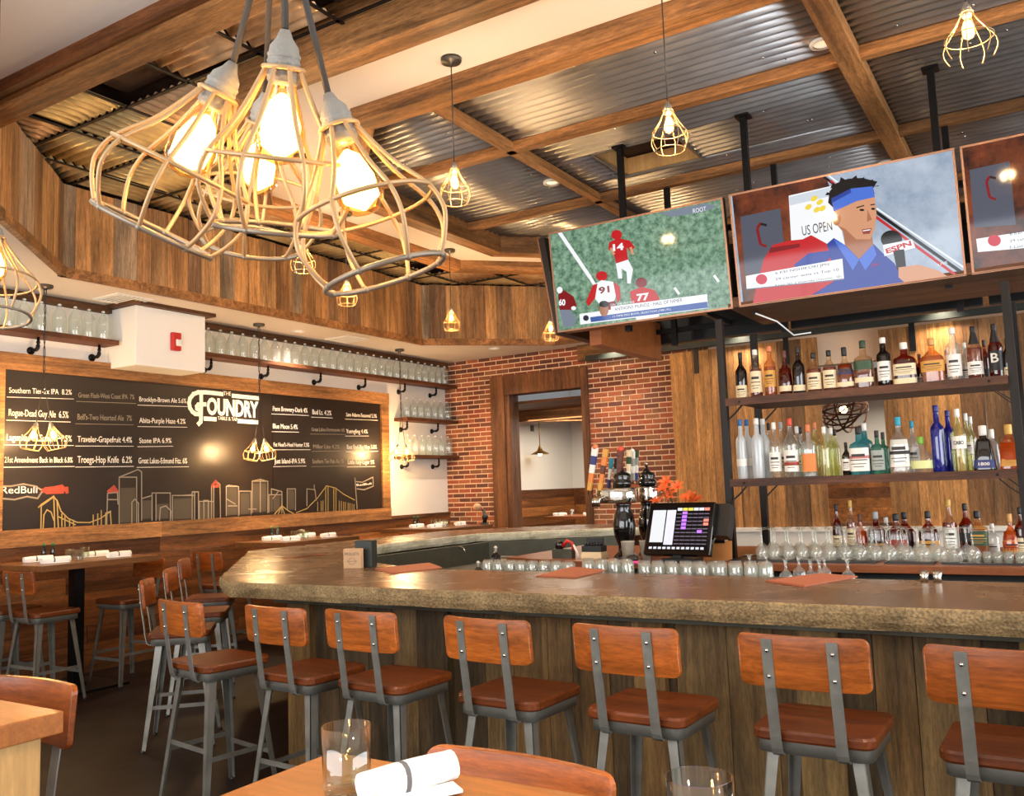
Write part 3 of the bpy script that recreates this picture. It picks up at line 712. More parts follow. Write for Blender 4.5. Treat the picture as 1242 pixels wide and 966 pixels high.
# ================================================================ STOOLS
def make_stool(label, group=None, seatmat='seat'):
    """origin on the floor under the seat; the sitter faces +y, backrest at -y"""
    t = thing('bar_stool', label, 'bar stool', group=group)
    b = MB(); W, D, zt, th = .20, .19, .715, .038
    prof = []; cr_ = .045
    for cx_, cy_, a0 in ((1, 1, 0), (-1, 1, 90), (-1, -1, 180), (1, -1, 270)):
        for k in range(7): a = R(a0+15*k); prof.append((cx_*(W-cr_)+cr_*math.cos(a), cy_*(D-cr_)+cr_*math.sin(a)))
    lv = [(.97, zt-th), (1.0, zt-th+.008), (1.0, zt-.009), (.975, zt), (.8, zt-.002), (.4, zt-.004), (.02, zt-.005)]
    base = len(b.v)
    for s_, z in lv: b.add([(x*s_, y*s_, z) for x, y in prof])
    for i in range(len(lv)-1):
        for k in range(28): l = (k+1) % 28; b.face((i*28+k, i*28+l, (i+1)*28+l, (i+1)*28+k), 0, False)
    b.face([k for k in range(28)][::-1]); b.face([(len(lv)-1)*28+k for k in range(28)])
    b.build('seat', seatmat, t)
    # steel apron ring under the seat
    b = MB(); n = 28; A = [(x*.93, y*.93) for x, y in prof]; B = [(x*.9, y*.9) for x, y in prof]; z0, z1 = zt-th-.042, zt-th
    base = b.add([(x, y, z0) for x, y in A]+[(x, y, z1) for x, y in A]+[(x, y, z0) for x, y in B]+[(x, y, z1) for x, y in B])
    for k in range(n):
        l = (k+1) % n; b.face((k, l, n+l, n+k), 0, True); b.face((2*n+l, 2*n+k, 3*n+k, 3*n+l), 0, True); b.face((l, k, 2*n+k, 2*n+l))
    b.build('seat_frame', 'steel', t)
    # splayed legs, angle section tapering to the floor
    foot = {}
    for sx in (-1, 1):
        for sy in (-1, 1):
            b = MB(); top = Vector((sx*.155, sy*.145, zt-th-.01)); bot = Vector((sx*.225, sy*.215, .012)); foot[(sx, sy)] = (top, bot)
            for ax in (0, 1):
                d = Vector((-sx, 0, 0)) if ax == 0 else Vector((0, -sy, 0)); o_ = Vector((0, -sy, 0)) if ax == 0 else Vector((-sx, 0, 0))
                wt, wb, th_ = .042, .024, .004
                q = [top, top+d*wt, top+d*wt+o_*th_, top+o_*th_, bot, bot+d*wb, bot+d*wb+o_*th_, bot+o_*th_]
                base = b.add(q)
                for f in ((0, 3, 2, 1), (4, 5, 6, 7), (0, 1, 5, 4), (1, 2, 6, 5), (2, 3, 7, 6), (3, 0, 4, 7)): b.face([base+i for i in f])
            leg = b.build('leg', 'steel', t)
            b = MB(); b.lathe([(.012, 0), (.014, .004), (.009, .016)], 8, 0, Matrix.Translation(bot+Vector((-sx*.008, -sy*.008, -.012)))); b.build('foot', 'blackplastic', leg)
    def at(sx, sy, z): tp, bt = foot[(sx, sy)]; f = (tp.z-z)/(tp.z-bt.z); return tp+(bt-tp)*f
    for (a, c, z) in (((-1, -1), (1, -1), .30), ((-1, 1), (1, 1), .22), ((-1, -1), (-1, 1), .26), ((1, -1), (1, 1), .26)):
        p, q = at(*a, z), at(*c, z); b = MB(); m_ = Vector((-(a[0]+c[0])/2*.006, -(a[1]+c[1])/2*.006, 0)); b.ribbon([p+m_, q+m_], .024, .004, (0, 0, 1)); b.build('footrest_bar', 'steel', t)
    # curved back board and two bent steel straps
    b = MB(); nx = 14; hw, z0, z1, r = .212, .862, 1.035, .025
    def yb(x, z): return -.235+.03*(1-(x/hw)**2)*-1-(z-.86)*.10+.03
    grid = []
    xs_ = [-hw, -hw+.002, -hw+.007, -hw+.014, -hw+.025]+[(-hw+.025)+(2*hw-.05)*k/10 for k in range(1, 10)]+[hw-.025, hw-.014, hw-.007, hw-.002, hw]; nx = len(xs_)-1
    for side in (0, 1):
        for k in range(nx+1):
            x = xs_[k]; e = max(0, abs(x)-(hw-r)); inset = r-math.sqrt(max(0, r*r-e*e))
            for zz in (z0+inset, (z0+z1)/2, z1-inset): grid.append((x, yb(x, zz)+(0.009 if side else -.009), zz))
    b.add(grid); S = (nx+1)*3
    for k in range(nx):
        for m_ in range(2):
            i = k*3+m_; b.face((i, i+3, i+4, i+1), 0, True); b.face((S+i, S+i+1, S+i+4, S+i+3), 0, True)
        i = k*3; b.face((i, S+i, S+i+3, i+3)); i = k*3+2; b.face((i, i+3, S+i+3, S+i))
    for i in (0, 1): b.face((i, i+1, S+i+1, S+i)); j = nx*3+i; b.face((j, S+j, S+j+1, j+1))
    b.build('backrest', 'back', t, bevel=.0025)
    for sx in (-1, 1):
        x = sx*.105; b = MB()
        y1_ = yb(x, 1.02)-.0115; y0_ = yb(x, .86)-.0115
        path = [(x, y1_, 1.022), (x, y0_, .86), (x, y0_+.012, .78), (x, y0_+.022, .70), (x, y0_+.030, .66), (x, y0_+.038, .643), (x, y0_+.052, .634), (x, y0_+.068, .638), (x, y0_+.085, .650)]
        b.ribbon(path, .036, .005, (1, 0, 0)); st = b.build('back_strap', 'steel', t, label='bent flat steel strap')
        for zz in (.985, .90): b = MB(); b.sphere((x, yb(x, zz)-.0155, zz), .0075, 8, 0); b.build('bolt', 'chrome', st)
    return t
stool = make_stool('x', 'stools along the front of the bar')
XS = [-3.87, -3.19, -2.68, -2.01, -1.41, -.78, -.20]
SL = ['front-row bar stool at the left corner of the bar, seventh from the right', 'front-row bar stool standing before the wide pale board at the bar corner', 'front-row bar stool, third counting from the bar corner',
      'front-row bar stool, fourth counting from the bar corner, straight above the rolled napkin', 'front-row bar stool, fifth counting from the bar corner', 'bar stool straight below the menu on the right end of the counter', 'rightmost bar stool, cut by the edge of the photo']
bz = 3.215
first = True
for i, x in enumerate(XS):
    o = stool if first else dup(stool); first = False
    o.location = (x, bz+rnd(-.015, .015), 0); o.rotation_euler = (0, 0, R([-9, -4, -3, -3, -2, -1, -1][i])); tag(o, SL[i], 'bar stool', 'stools along the front of the bar')
def place(x, y, rz, label, group): o = dup(stool, (x, y, 0), R(rz), label, group); o['category'] = 'bar stool'; return o
# by the slanting corner of the bar (facing it)
place(-4.98, 3.86, -45, 'bar stool by the slanting left corner of the bar, nearest of the three there', 'stools at the slanting corner of the bar')
place(-5.62, 4.52, -47, 'middle one of the bar stools by the slanting left corner of the bar', 'stools at the slanting corner of the bar')
place(-6.34, 5.2, -48, 'farthest of the bar stools by the slanting left corner of the bar', 'stools at the slanting corner of the bar')

# ================================================================ TABLES
def high_table(x0, x1, y0, y1, label, mat='table', top_t=.05, group=None, name='high_table', zt=1.07, legs=None):
    cx, cy = (x0+x1)/2, (y0+y1)/2; t = thing(name, label, 'table', (cx, cy, 0), 0, group); hx, hy = (x1-x0)/2, (y1-y0)/2
    b = MB(); b.box(-hx, hx, -hy, hy, zt-top_t, zt); b.build('tabletop', mat, t, bevel=.004)
    if legs == 'pedestal':
        b = MB(); b.box(-.045, .045, -.045, .045, .03, zt-top_t); b.build('pedestal', 'black', t)
        b = MB(); b.box(-.3, .3, -.3, .3, 0, .02); b.box(-.06, .06, -.06, .06, .02, .05); b.build('base_plate', 'black', t)
        b = MB(); b.box(-.22, .22, -.22, .22, zt-top_t-.012, zt-top_t); b.build('top_plate', 'black', t)
    return t
high_table(-7.62, -6.83, 3.98, 5.06, 'nearest of the three high dark tables along the left wall', legs='pedestal', group='high tables along the chalkboard wall')
high_table(-7.62, -6.83, 6.55, 7.65, 'middle one of the three high dark tables along the left wall', legs='pedestal', group='high tables along the chalkboard wall')
high_table(-7.62, -6.60, 8.95, 10.05, 'high dark table in the corner where the left wall meets the bricks', legs='pedestal', group='high tables along the chalkboard wall')
G = 'stools at the tables along the left wall'
place(-6.97, 4.10, 0, 'dark wood bar stool tucked under the nearest wall table, its back to the camera', G)
place(-7.05, 4.88, 180, 'dark bar stool at the far end of the nearest wall table', G)
place(-7.50, 4.10, 0, 'bar stool cut by the left photo edge, by the nearest wall table', G)
place(-7.08, 5.98, 0, 'bar stool before the middle wall table, its back to the camera', G)
place(-6.9, 7.62, 180, 'bar stool on the far side of the middle wall table', G)
place(-7.05, 9.1, 0, 'bar stool before the corner table at the brick wall, mostly hidden', G)

# near tables
nt1 = high_table(-1.21, -.62, .42, 1.27, 'light orange-brown wood table in the foreground, holding a glass and a rolled napkin', 'fgtable', name='high_table', legs='pedestal')
nt2 = thing('high_table', 'light wood table with a pale board leg at the lower left corner', 'table', (-2.75, .55, 0))
b = MB(); b.box(-.75, .725, -.75, .69, 1.02, 1.07); b.build('tabletop', 'fgtable', nt2, bevel=.003)
b = MB(); b.box(.56, .70, -.6, .65, 0, 1.02); b.build('board_leg', 'panelleg', nt2)
b = MB(); b.box(-.6, -.46, -.6, .48, 0, 1.02); b.build('board_leg', 'panelleg', nt2)
place(-.945, 1.255, 178, 'near bar stool whose curved back rises beyond the rolled napkin', None)
place(-2.63, 1.29, 182, 'near bar stool with a curved back behind the lower left table', None)
place(-3.16, 1.33, 180, 'near bar stool at the far left, only the corner of its back showing', None)

# ================================================================ LEFT WALL
# ---- chalkboard
cb = thing('chalkboard', 'huge framed chalkboard with a handwritten beer list, the restaurant logo and a city skyline', 'chalkboard', (XL, 6.65, 1.19))
CBY0, CBY1, CBZ0, CBZ1 = 4.17, 9.17, 1.335, 2.735
def cl(b): return b
b = MB(); o_ = (XL, 6.65, 1.19)
def W(b, name, mats, **k):
    o = b.build(name, mats, cb, **k); o.location = (-o_[0], -o_[1], -o_[2]); return o
b = MB(); b.box(XL, XL+.02, CBY0-.02, CBY1+.02, CBZ0-.02, CBZ1+.02); W(b, 'slate', 'chalk_board')
b = MB(); yy = CBY0-.16
for cut in (5.75, 7.35, CBY1+.16): b.box(XL, XL+.05, yy, cut-.002, CBZ1, CBZ1+.15); b.box(XL, XL+.05, yy, cut-.002, CBZ0-.15, CBZ0); yy = cut
b.box(XL, XL+.045, CBY1, CBY1+.155, CBZ0-.0, CBZ1); b.box(XL, XL+.045, CBY0-.16, CBY0, CBZ0, CBZ1)
W(b, 'frame', 'beam_y' if 'beam_y' in M else 'beamy')
b = MB(); b.box(XL+.0195, XL+.0212, 7.25, 7.256, CBZ0, CBZ1); W(b, 'seam', 'black')
XB = XL+.0215
def px(p): q = on_x(p[0], p[1], XB); return (q.y, q.z)
def chalk_text(s, x0, y0, x1, y1, hpx, mat='chalk', under=True):
    a, c = on_x(x0, y0, XB), on_x(x1, y1, XB); w_ = c.y-a.y; h_ = abs(on_x(x0, y0-hpx, XB).z-a.z)
    fy = Vector((0, (c.y-a.y), (c.z-a.z))).normalized(); fz = Vector((0, -fy.z, fy.y))
    T = frame_y(Vector((XB-o_[0], a.y-o_[1], a.z-o_[2]+.006)), fy, fz)
    t = text('lettering', s, mat, .08, w_, None, .0008, cb, T)
    if t:
        zs = [v.co.z for v in t.data.vertices]; z0, z1 = min(zs), max(zs); base = a.z-o_[2]; k = h_*1.1/max(.001, (z1-base))
        for v in t.data.vertices: v.co.z = base+.012+(v.co.z-base)*k
    if under:
        b = MB(); b.ribbon([(XB, a.y-.02, a.z-.018), (XB, c.y+.02, c.z-.012)], .005, .001, (0, 0, 1)); W(b, 'underline', mat)
lines = [("Southern Tier-2x IPA  8.2%", 11, 479.5, 87, 482.5, 10), ("Green Flash-West Coast IPA  7%", 95, 485, 163, 488, 9), ("Brooklyn-Brown Ale 5.6%", 169, 489.5, 226, 492, 8),
         ("Rogue-Dead Guy Ale  6.5%", 10.5, 507.5, 83, 510.5, 9.5), ("Bell's-Two Hearted Ale  7%", 94, 512, 160, 514, 9), ("Abita-Purple Haze 4.2%", 169, 515.5, 225, 517, 8),
         ("Lagunitas-Lil Sumpin  7.5%", 8, 537.5, 87, 539, 9), ("Traveler-Grapefruit 4.4%", 94, 539, 160, 540, 8.5), ("Stone IPA 6.9%", 169, 540, 208, 540, 7.5),
         ("21st Amendment Back in Black 6.8%", 5.5, 564.5, 88, 564.5, 8), ("Troegs-Hop Knife  6.2%", 94, 564.5, 160, 564.5, 9), ("Great Lakes-Edmund Fitz. 6%", 168, 565, 227, 565, 7.5),
         ("Penn Brewery-Dark 4%", 331, 500.5, 373, 503, 6.5), ("Bud Lt. 4.2%", 379, 504.5, 402, 506, 6), ("Sam Adams-Seasonal 5.3%", 420, 507, 457, 509, 5.5),
         ("Blue Moon 5.4%", 331, 522, 361, 523.2, 6.5), ("Great Lakes-Dortmunder 6%", 378, 525, 418, 526, 5.5), ("Yuengling 4.4%", 420, 527.5, 446, 528, 6),
         ("Fat Head's-Head Hunter 7.5%", 332, 544, 375, 544.5, 6), ("Miller Lite 4.2%", 380, 546, 412, 546, 5.5), ("East End-Big Hop 5.8%", 421, 546.5, 457, 546.5, 6),
         ("Just Island-IPA 5.9%", 333, 564.5, 370, 564.3, 6.5), ("Southern Tier-Pale Ale 5%", 379, 564.5, 417, 564.3, 6), ("Little Italy-Lager 5%", 422, 565, 454, 565, 5.5)]
for i, l in enumerate(lines): chalk_text(*l, mat='chalk' if i not in (1, 4, 16, 19, 22) else 'chalk_soft')
# logo
STK = [0]
def strokes(name, polys, mat, wdt=.012, parent=None):
    b = MB()
    for pl in polys:
        P = [px(p) for p in pl]; b.ribbon3 = None
        pts = [Vector((XB, y, z)) for y, z in P]
        for i in range(len(pts)-1):
            a, c = pts[i], pts[i+1]; d = (c-a)
            if d.length < 1e-4: continue
            d.normalize(); nn = Vector((0, -d.z, d.y))*wdt/2; e = d*wdt*.35
            STK[0] = (STK[0]+1) % 23; hh = EX*(.0008+.00009*STK[0]); q = b.add([a-nn-e, c-nn+e, c+nn+e, a+nn-e, a-nn-e+hh, c-nn+e+hh, c+nn+e+hh, a+nn-e+hh])
            b.face((q+4, q+5, q+6, q+7)); b.face((q, q+1, q+5, q+4)); b.face((q+2, q+3, q+7, q+6)); b.face((q+1, q+2, q+6, q+5)); b.face((q+3, q, q+4, q+7))
    return W(b, name, mat)
def Z4(l): return [(220+x/4.6, 440+y/4.6) for x, y in l]      # detail crop coordinates of the board's right half
def Z3(l): return [(x/4.6, 440+y/4.6) for x, y in l]
F0 = [[(560, 150), (440, 135), (330, 125), (230, 125), (165, 150), (118, 210), (105, 270), (118, 340), (150, 390), (190, 420), (228, 425)], [(270, 135), (272, 300), (268, 480), (262, 530), (235, 558)], [(325, 290), (270, 290), (230, 295), (210, 320), (212, 350), (232, 362)]]
F1 = [[(220+x/11.29, 465+y/11.29) for x, y in l] for l in F0]
strokes('logo_initial', F1, 'chalk', .045)
for s, x0, y0, x1, y1, h in (("OUNDRY", 251, 503.5, 313.5, 507.5, 21.5),):
    a, c = on_x(x0, y0, XB), on_x(x1, y1, XB); fy = (c-a).normalized(); fz = Vector((0, -fy.z, fy.y)); hh = abs(on_x(x0, y0-h, XB).z-a.z)
    text('logo_lettering', s, 'chalk', .3, (c-a).length, hh, .001, cb, frame_y(a-Vector(o_), fy, fz), bold=.012)
chalk_text("THE", 271, 481.5, 280, 482.3, 5, under=False); chalk_text("TABLE & TAP", 264, 511.5, 288, 513, 4.5, under=False)
strokes('logo_bars', [[(282.5, 480.3), (313, 483.3)], [(248.5, 508), (261, 508.8)], [(289.5, 511), (311.5, 512.5)]], 'chalk', .045)
# skyline, bridges, banners
def rect(x0, y0, x1, y1): return [(x0, y1), (x0, y0), (x1, y0), (x1, y1)]
sky = [rect(665, 640, 762, 905), [(665, 640), (770, 597), (790, 610), (790, 880)], [(762, 640), (762, 880)], rect(848, 728, 950, 880), [(870, 735), (870, 880)], rect(962, 742, 1085, 880), [(1085, 720), (1085, 880)], [(595, 905), (600, 730), (655, 725), (658, 790)], [(600, 765), (655, 765)], [(735, 900), (735, 780), (752, 762), (772, 785), (772, 900)],
       [(890, 880), (895, 810), (925, 800), (955, 830), (950, 885)], [(790, 760), (848, 742)]]
strokes('skyline_drawing', [Z3(l) for l in sky], 'chalk_soft', .011)
sky2 = [rect(60, 722, 95, 875), [(0, 742), (60, 738)], rect(100, 775, 180, 878), rect(125, 770, 150, 875), [(168, 870), (168, 680), (190, 657), (215, 680), (218, 868)], [(180, 690), (180, 868)], rect(250, 692, 318, 855), [(250, 692), (262, 685), (310, 690)], rect(322, 718, 388, 850), rect(395, 662, 482, 838), [(440, 655), (440, 835)], [(395, 662), (440, 652), (482, 664)],
        rect(488, 738, 560, 835), [(502, 735), (502, 705), (560, 720), (562, 820)], rect(590, 705, 636, 825), [(700, 800), (700, 705), (745, 710), (752, 770)], [(741, 705), (741, 682)], [(250, 760), (300, 790)], [(262, 800), (312, 800)], [(375, 818), (418, 818)], [(510, 760), (540, 720)]]
strokes('skyline_drawing', [Z4(l) for l in sky2], 'chalk_soft', .011)
br = [[(228, 930), (230, 800), (300, 750), (318, 770), (325, 920)], [(300, 750), (305, 925)], [(240, 925), (245, 850), (262, 822), (285, 835), (300, 880)], [(215, 808), (230, 792), (300, 745)], [(318, 770), (340, 830), (380, 870), (430, 892), (500, 893), (560, 870), (615, 832), (620, 905)], [(565, 910), (565, 825)], [(590, 905), (590, 840), (618, 830)], [(345, 915), (345, 845)], [(362, 915), (362, 855)], [(388, 912), (388, 875)], [(410, 912), (410, 880)], [(520, 905), (520, 850)], [(545, 905), (545, 845)], [(325, 860), (420, 905)]]
strokes('bridge_drawing', [Z3(l) for l in br], 'chalk_yellow', .010)
br2 = [[(640, 838), (700, 815), (760, 755), (810, 688), (860, 700), (905, 735), (968, 768)], [(805, 690), (805, 830)], [(818, 690), (818, 832)], [(850, 700), (850, 828)], [(862, 705), (862, 828)], [(520, 845), (560, 800), (600, 830), (625, 842)], [(540, 845), (560, 800), (575, 845)], [(560, 800), (560, 842)]]+[[(x, 828), (x, 760-abs(x-835)*-.25)] for x in (760, 780, 790, 880, 892, 905, 915, 930, 940, 952, 962)]
strokes('bridge_drawing', [Z4(l) for l in br2], 'chalk_yellow', .009)
strokes('banner_drawing', [Z4([(968, 645), (980, 815)]), Z4([(975, 665), (1010, 668), (1068, 640), (1070, 690), (1020, 710), (980, 705)])], 'chalk_soft', .014)
strokes('banner_drawing', [Z3([(0, 690), (60, 690), (130, 678), (195, 690), (238, 715), (210, 758), (150, 748), (80, 765), (0, 758)])], 'chalk_soft', .014)
strokes('plane_drawing', [Z3([(240, 718), (255, 705), (300, 700), (345, 690), (365, 712)]), Z3([(262, 725), (350, 722)]), Z3([(270, 712), (350, 708)]), Z3([(372, 700), (374, 725)]), Z3([(238, 712), (262, 722)])], 'chalk_red', .03)
strokes('roof_drawing', [Z3([(605, 720), (635, 695), (655, 722)]), Z3([(612, 720), (645, 718)])], 'chalk_red', .03)
strokes('roof_drawing', [Z4([(172, 682), (190, 662), (208, 682)]), Z4([(172, 692), (205, 690)])], 'chalk_red', .03)
chalk_text("RedBull", 1.5, 601.5, 45, 600.5, 8.5, under=False); chalk_text("RedBull", 433, 591.5, 451, 587, 4.2, under=False)
fa = [[(800-x, 0), (0, 0)] for x in ()]
for (x0, y0, x1, y1) in ((672, 700, 755, 890), (790, 770, 845, 870), (875, 790, 940, 870), (970, 760, 1075, 870)):
    (a, z1), (c, z0) = px((x0/4.6, 440+y0/4.6)), px((x1/4.6, 440+y1/4.6)); b = MB(); b.box(XB-.001, XB-.0004, a, c, z0, z1); W(b, 'smudged_chalk', 'chalk_faint')
for (x0, y0, x1, y1) in ((105, 785, 165, 870), (255, 700, 312, 850), (330, 730, 380, 845), (400, 675, 475, 830), (495, 745, 550, 830), (595, 712, 630, 820)):
    (a, z1), (c, z0) = px((220+x0/4.6, 440+y0/4.6)), px((220+x1/4.6, 440+y1/4.6)); b = MB(); b.box(XB-.001, XB-.0004, a, c, z0, z1); W(b, 'smudged_chalk', 'chalk_faint')

# ---- white box on the wall with the red alarm
t = thing('bulkhead_box', 'plain white box built out from the wall above the chalkboard', 'wall box', (XL, 5.57, 2.83))
b = MB(); b.box(0, .43, -.4, .4, 0, ZS-2.83-.035); b.build('body', 'white_s', t, bevel=.004)
t = thing('fire_alarm', 'small red and white fire alarm strobe on the white box', 'fire alarm', (XL+.43, 5.60, 3.10))
b = MB(); b.box(0, .045, -.05, .05, -.09, .09); b.build('housing', 'red_s', t, bevel=.008)
b = MB(); b.box(.045, .065, -.018, .045, -.045, .02); b.build('strobe', 'white_s', t, bevel=.008)
for y, l in ((5.03, 'white square ceiling vent left of the white wall box'), (8.08, 'white square ceiling vent in the soffit, between two lamp pairs')):
    t = thing('ceiling_vent', l, 'vent', (-7.36, y, ZS))
    b = MB()
    for q in ((-.19, .19, -.19, -.165), (-.19, .19, .165, .19), (-.19, -.165, -.165, .165), (.165, .19, -.165, .165)): b.box(*q, -.012, 0)
    b.build('frame', 'white_s', t); b = MB(); b.box(-.165, .165, -.165, .165, -.003, 0); b.build('backing', 'greyband', t); b = MB()
    for k in range(7): b.box(-.165, .165, -.15+k*.045, -.125+k*.045, -.010, -.006)
    b.build('slats', 'white_s', t)

# ---- pipe-bracket shelves
def wall_shelf(y0, y1, z, ys, label, d=.235):
    t = thing('wall_shelf', label, 'shelf', (XL, (y0+y1)/2, z)); cy = (y0+y1)/2
    b = MB(); b.box(.002, d, y0-cy, y1-cy, -.045, 0); b.build('board', 'shelfwoody', t, bevel=.003)
    for y in ys:
        b = MB(); yy = y-cy; zz = -.155
        b.lathe([(.036, 0), (.036, .008), (.02, .012), (.02, .03)], 14, 0, Matrix.Translation((.0, yy, zz)) @ Matrix.Rotation(R(90), 4, 'Y'))
        b.tube([(.012, yy, zz), (.085, yy, zz), (.11, yy, zz+.01), (.12, yy, zz+.035), (.12, yy, -.045)], .0125, 10)
        b.tube([(.078, yy, zz), (.098, yy, zz+.003), (.113, yy, zz+.014), (.12, yy, zz+.04)], .0175, 10)
        b.tube([(.12, yy, zz+.055), (.12, yy, zz+.07)], .017, 10)
        b.build('pipe_bracket', 'iron', t)
    return t
wall_shelf(2.6, 5.13, 3.08, (2.9, 3.65, 4.41, 5.0), 'left part of the high bottle shelf, left of the white box')
wall_shelf(6.0, YB-.015, 3.085, (6.30, 7.10, 7.95, 8.77, 9.59, 10.31), 'long right part of the high bottle shelf above the chalkboard')
wall_shelf(9.48, YB-.015, 2.56, (9.62, 10.33), 'upper of the two short shelves right of the chalkboard')
wall_shelf(9.46, YB-.015, 2.045, (9.62, 10.33), 'lower of the two short shelves right of the chalkboard')
ORD = ['first', 'second', 'third', 'fourth', 'fifth', 'sixth', 'seventh', 'eighth', 'ninth', 'tenth', 'eleventh', 'twelfth', 'thirteenth', 'fourteenth', 'fifteenth', 'sixteenth', 'seventeenth', 'eighteenth', 'nineteenth', 'twentieth']
def nth(i, n, a='left', b='right'):
    if n == 1: return 'only one'
    if i == 0: return 'the '+a+'most one'
    if i == n-1: return 'the '+b+'most one'
    return ('%s from the %s' % (ORD[i], a)) if i < n/2 else ('%s from the %s' % (ORD[n-1-i], b))
# ---- swing-top bottles, one by one
def swing_bottle(h=.285, r=.06):
    t = thing('swing_top_bottle', 'x', 'bottle')
    b = MB(); prof = [(.0, 0), (r*.93, 0), (r, .012), (r, h*.55), (r*.93, h*.64), (r*.6, h*.77), (r*.36, h*.86), (.0165, h*.92), (.0165, h*.95)]
    prof[0] = (.002, 0)
    b.lathe(prof, 14, cap1=False); b.build('glass_body', 'glassb', t)
    b = MB(); b.lathe([(.012, h*.945), (.015, h*.955), (.015, h*.985), (.008, h)], 8); b.build('stopper', 'white_s', t)
    b = MB(); b.tube([(0, -.019, h*.90), (0, -.02, h*.96), (0, 0, h*1.005), (0, .02, h*.96), (0, .019, h*.90), (0, .024, h*.84)], .002, 4); b.build('wire_clip', 'steel', t)
    return t
sb = swing_bottle(); firstb = True
def put_bottles(ys, z, fmt, group, h=1.0):
    global firstb
    for i, y in enumerate(ys):
        o = sb if firstb else dup(sb); firstb = False
        o.location = (XL+.125+rnd(-.006, .006), y, z); o.rotation_euler = (0, 0, R(rnd(0, 360))); o.scale = (h,)*3
        tag(o, fmt(i), 'bottle', group)
ysl = [on_x(c, 404, XL+.125).y for c in (9.4, 29, 50, 71.3, 90.5, 108, 125)]
put_bottles(ysl, 3.08, lambda i: 'clear swing-top bottle on the high shelf left of the white box, '+nth(i, 7), 'clear bottles on the left high shelf')
y = 6.1; ysr = []
while y < YB-.08: ysr.append(y); y += .158
put_bottles(ysr, 3.085, lambda i: 'clear swing-top bottle in the long high row, '+nth(i, len(ysr)), 'clear bottles on the long high shelf')
s2 = [9.62+.157*k for k in range(7)]
put_bottles(s2, 2.56, lambda i: 'clear swing-top bottle on the upper short shelf by the bricks, '+nth(i, 7), 'clear bottles on the upper short shelf')
put_bottles(s2, 2.045, lambda i: 'clear swing-top bottle on the lower short shelf by the bricks, '+nth(i, 7), 'clear bottles on the lower short shelf')

# ================================================================ PENDANT LAMPS
def build_head(t, r, h, n, wire, energy, near=False, hoop=True, seg=20, wseg=5, cagemat='cagewire', T=None, wig=0.0, glow='bulb', rot=0.0):
    """socket, bulb and cage as parts of t; the socket top sits at T's origin, hanging along its -z; h is the cage length"""
    T = T or Matrix()
    sh = .06
    b = MB(); b.lathe([(.006, 0), (.010, -.010), (.0175, -.020), (.0195, -.032), (.0195, -sh), (.017, -sh-.004)], 16, 0, T)
    for k in range(4): b.lathe([(.0195, -.028-k*.008), (.0207, -.030-k*.008), (.0195, -.033-k*.008)], 16, 0, T, cap0=False, cap1=False)
    so = b.build('socket', 'socket', t)
    zb = -sh+.008; bl = min(.112, h*.56); br = .031 if near else .030
    b = MB(); prof = [(.013, zb), (.016, zb-bl*.12), (br*.8, zb-bl*.38), (br, zb-bl*.62), (br*.93, zb-bl*.82), (br*.55, zb-bl*.96), (.002, zb-bl)]
    b.lathe(prof, 16, 0, T, cap0=False, cap1=False); gl = b.build('bulb', 'bulbglass', t)
    b = MB(); prof = [(.003, zb-bl*.2), (br*.5, zb-bl*.3), (br*.8, zb-bl*.55), (br*.74, zb-bl*.8), (.003, zb-bl*.93)]
    b.lathe(prof, 12, 0, T, cap0=False, cap1=False); b.build('glow_core', glow, gl)  # glowing core enlarged to stand in for the bulb's halo
    # cage
    b = MB(); z0 = -sh+.015
    prof = [(.023, z0), (.026, z0-h*.05), (r*.55, z0-h*.32), (r*.90, z0-h*.55), (r, z0-h*.70), (r*.98, z0-h*.80), (r*.88, z0-h*.92), (r*.78, z0-h)]
    fine = []
    ns = 4 if near else 2
    for i in range(len(prof)-1):
        p0, p1_, p2_, p3_ = prof[max(0, i-1)], prof[i], prof[i+1], prof[min(len(prof)-1, i+2)]
        for k in range(ns):
            f = k/ns; fine.append(tuple(.5*(2*p1_[a]+(p2_[a]-p0[a])*f+(2*p0[a]-5*p1_[a]+4*p2_[a]-p3_[a])*f*f+(-p0[a]+3*p1_[a]-3*p2_[a]+p3_[a])*f**3) for a in (0, 1)))
    fine.append(prof[-1])
    for k in range(n):
        a = 2*PI*k/n+rot; b.tube([T @ Vector((q*math.cos(a), q*math.sin(a), z)) for q, z in fine], wire, wseg)
    ring_ = lambda q, z, w_: b.tube([T @ Vector((q*math.cos(2*PI*k/seg), q*math.sin(2*PI*k/seg), z)) for k in range(seg)], w_, wseg, closed=True)
    ring_(.024, z0, wire); ring_(r*.90, z0-h*.55, wire)
    cg = b.build('cage', cagemat, t)
    if hoop:
        b = MB(); b.tube([T @ Vector((prof[-1][0]*math.cos(2*PI*k/seg), prof[-1][0]*math.sin(2*PI*k/seg), prof[-1][1])) for k in range(seg)], wire*1.25, wseg, closed=True)
        for k in range(n): a = 2*PI*k/n+rot; b.sphere(T @ Vector((prof[-1][0]*math.cos(a), prof[-1][0]*math.sin(a), prof[-1][1])), wire*1.8, 6)
        b.build('bottom_hoop', 'greywire' if near else cagemat, cg)
    return T @ Vector((0, 0, zb-bl*.6))
def canopy(t, z=0.0, r=.063):
    b = MB(); b.lathe([(r, z), (r, z-.018), (r*.93, z-.026), (.012, z-.03), (.008, z-.045)], 20, cap1=True); b.build('canopy', 'canopy', t)
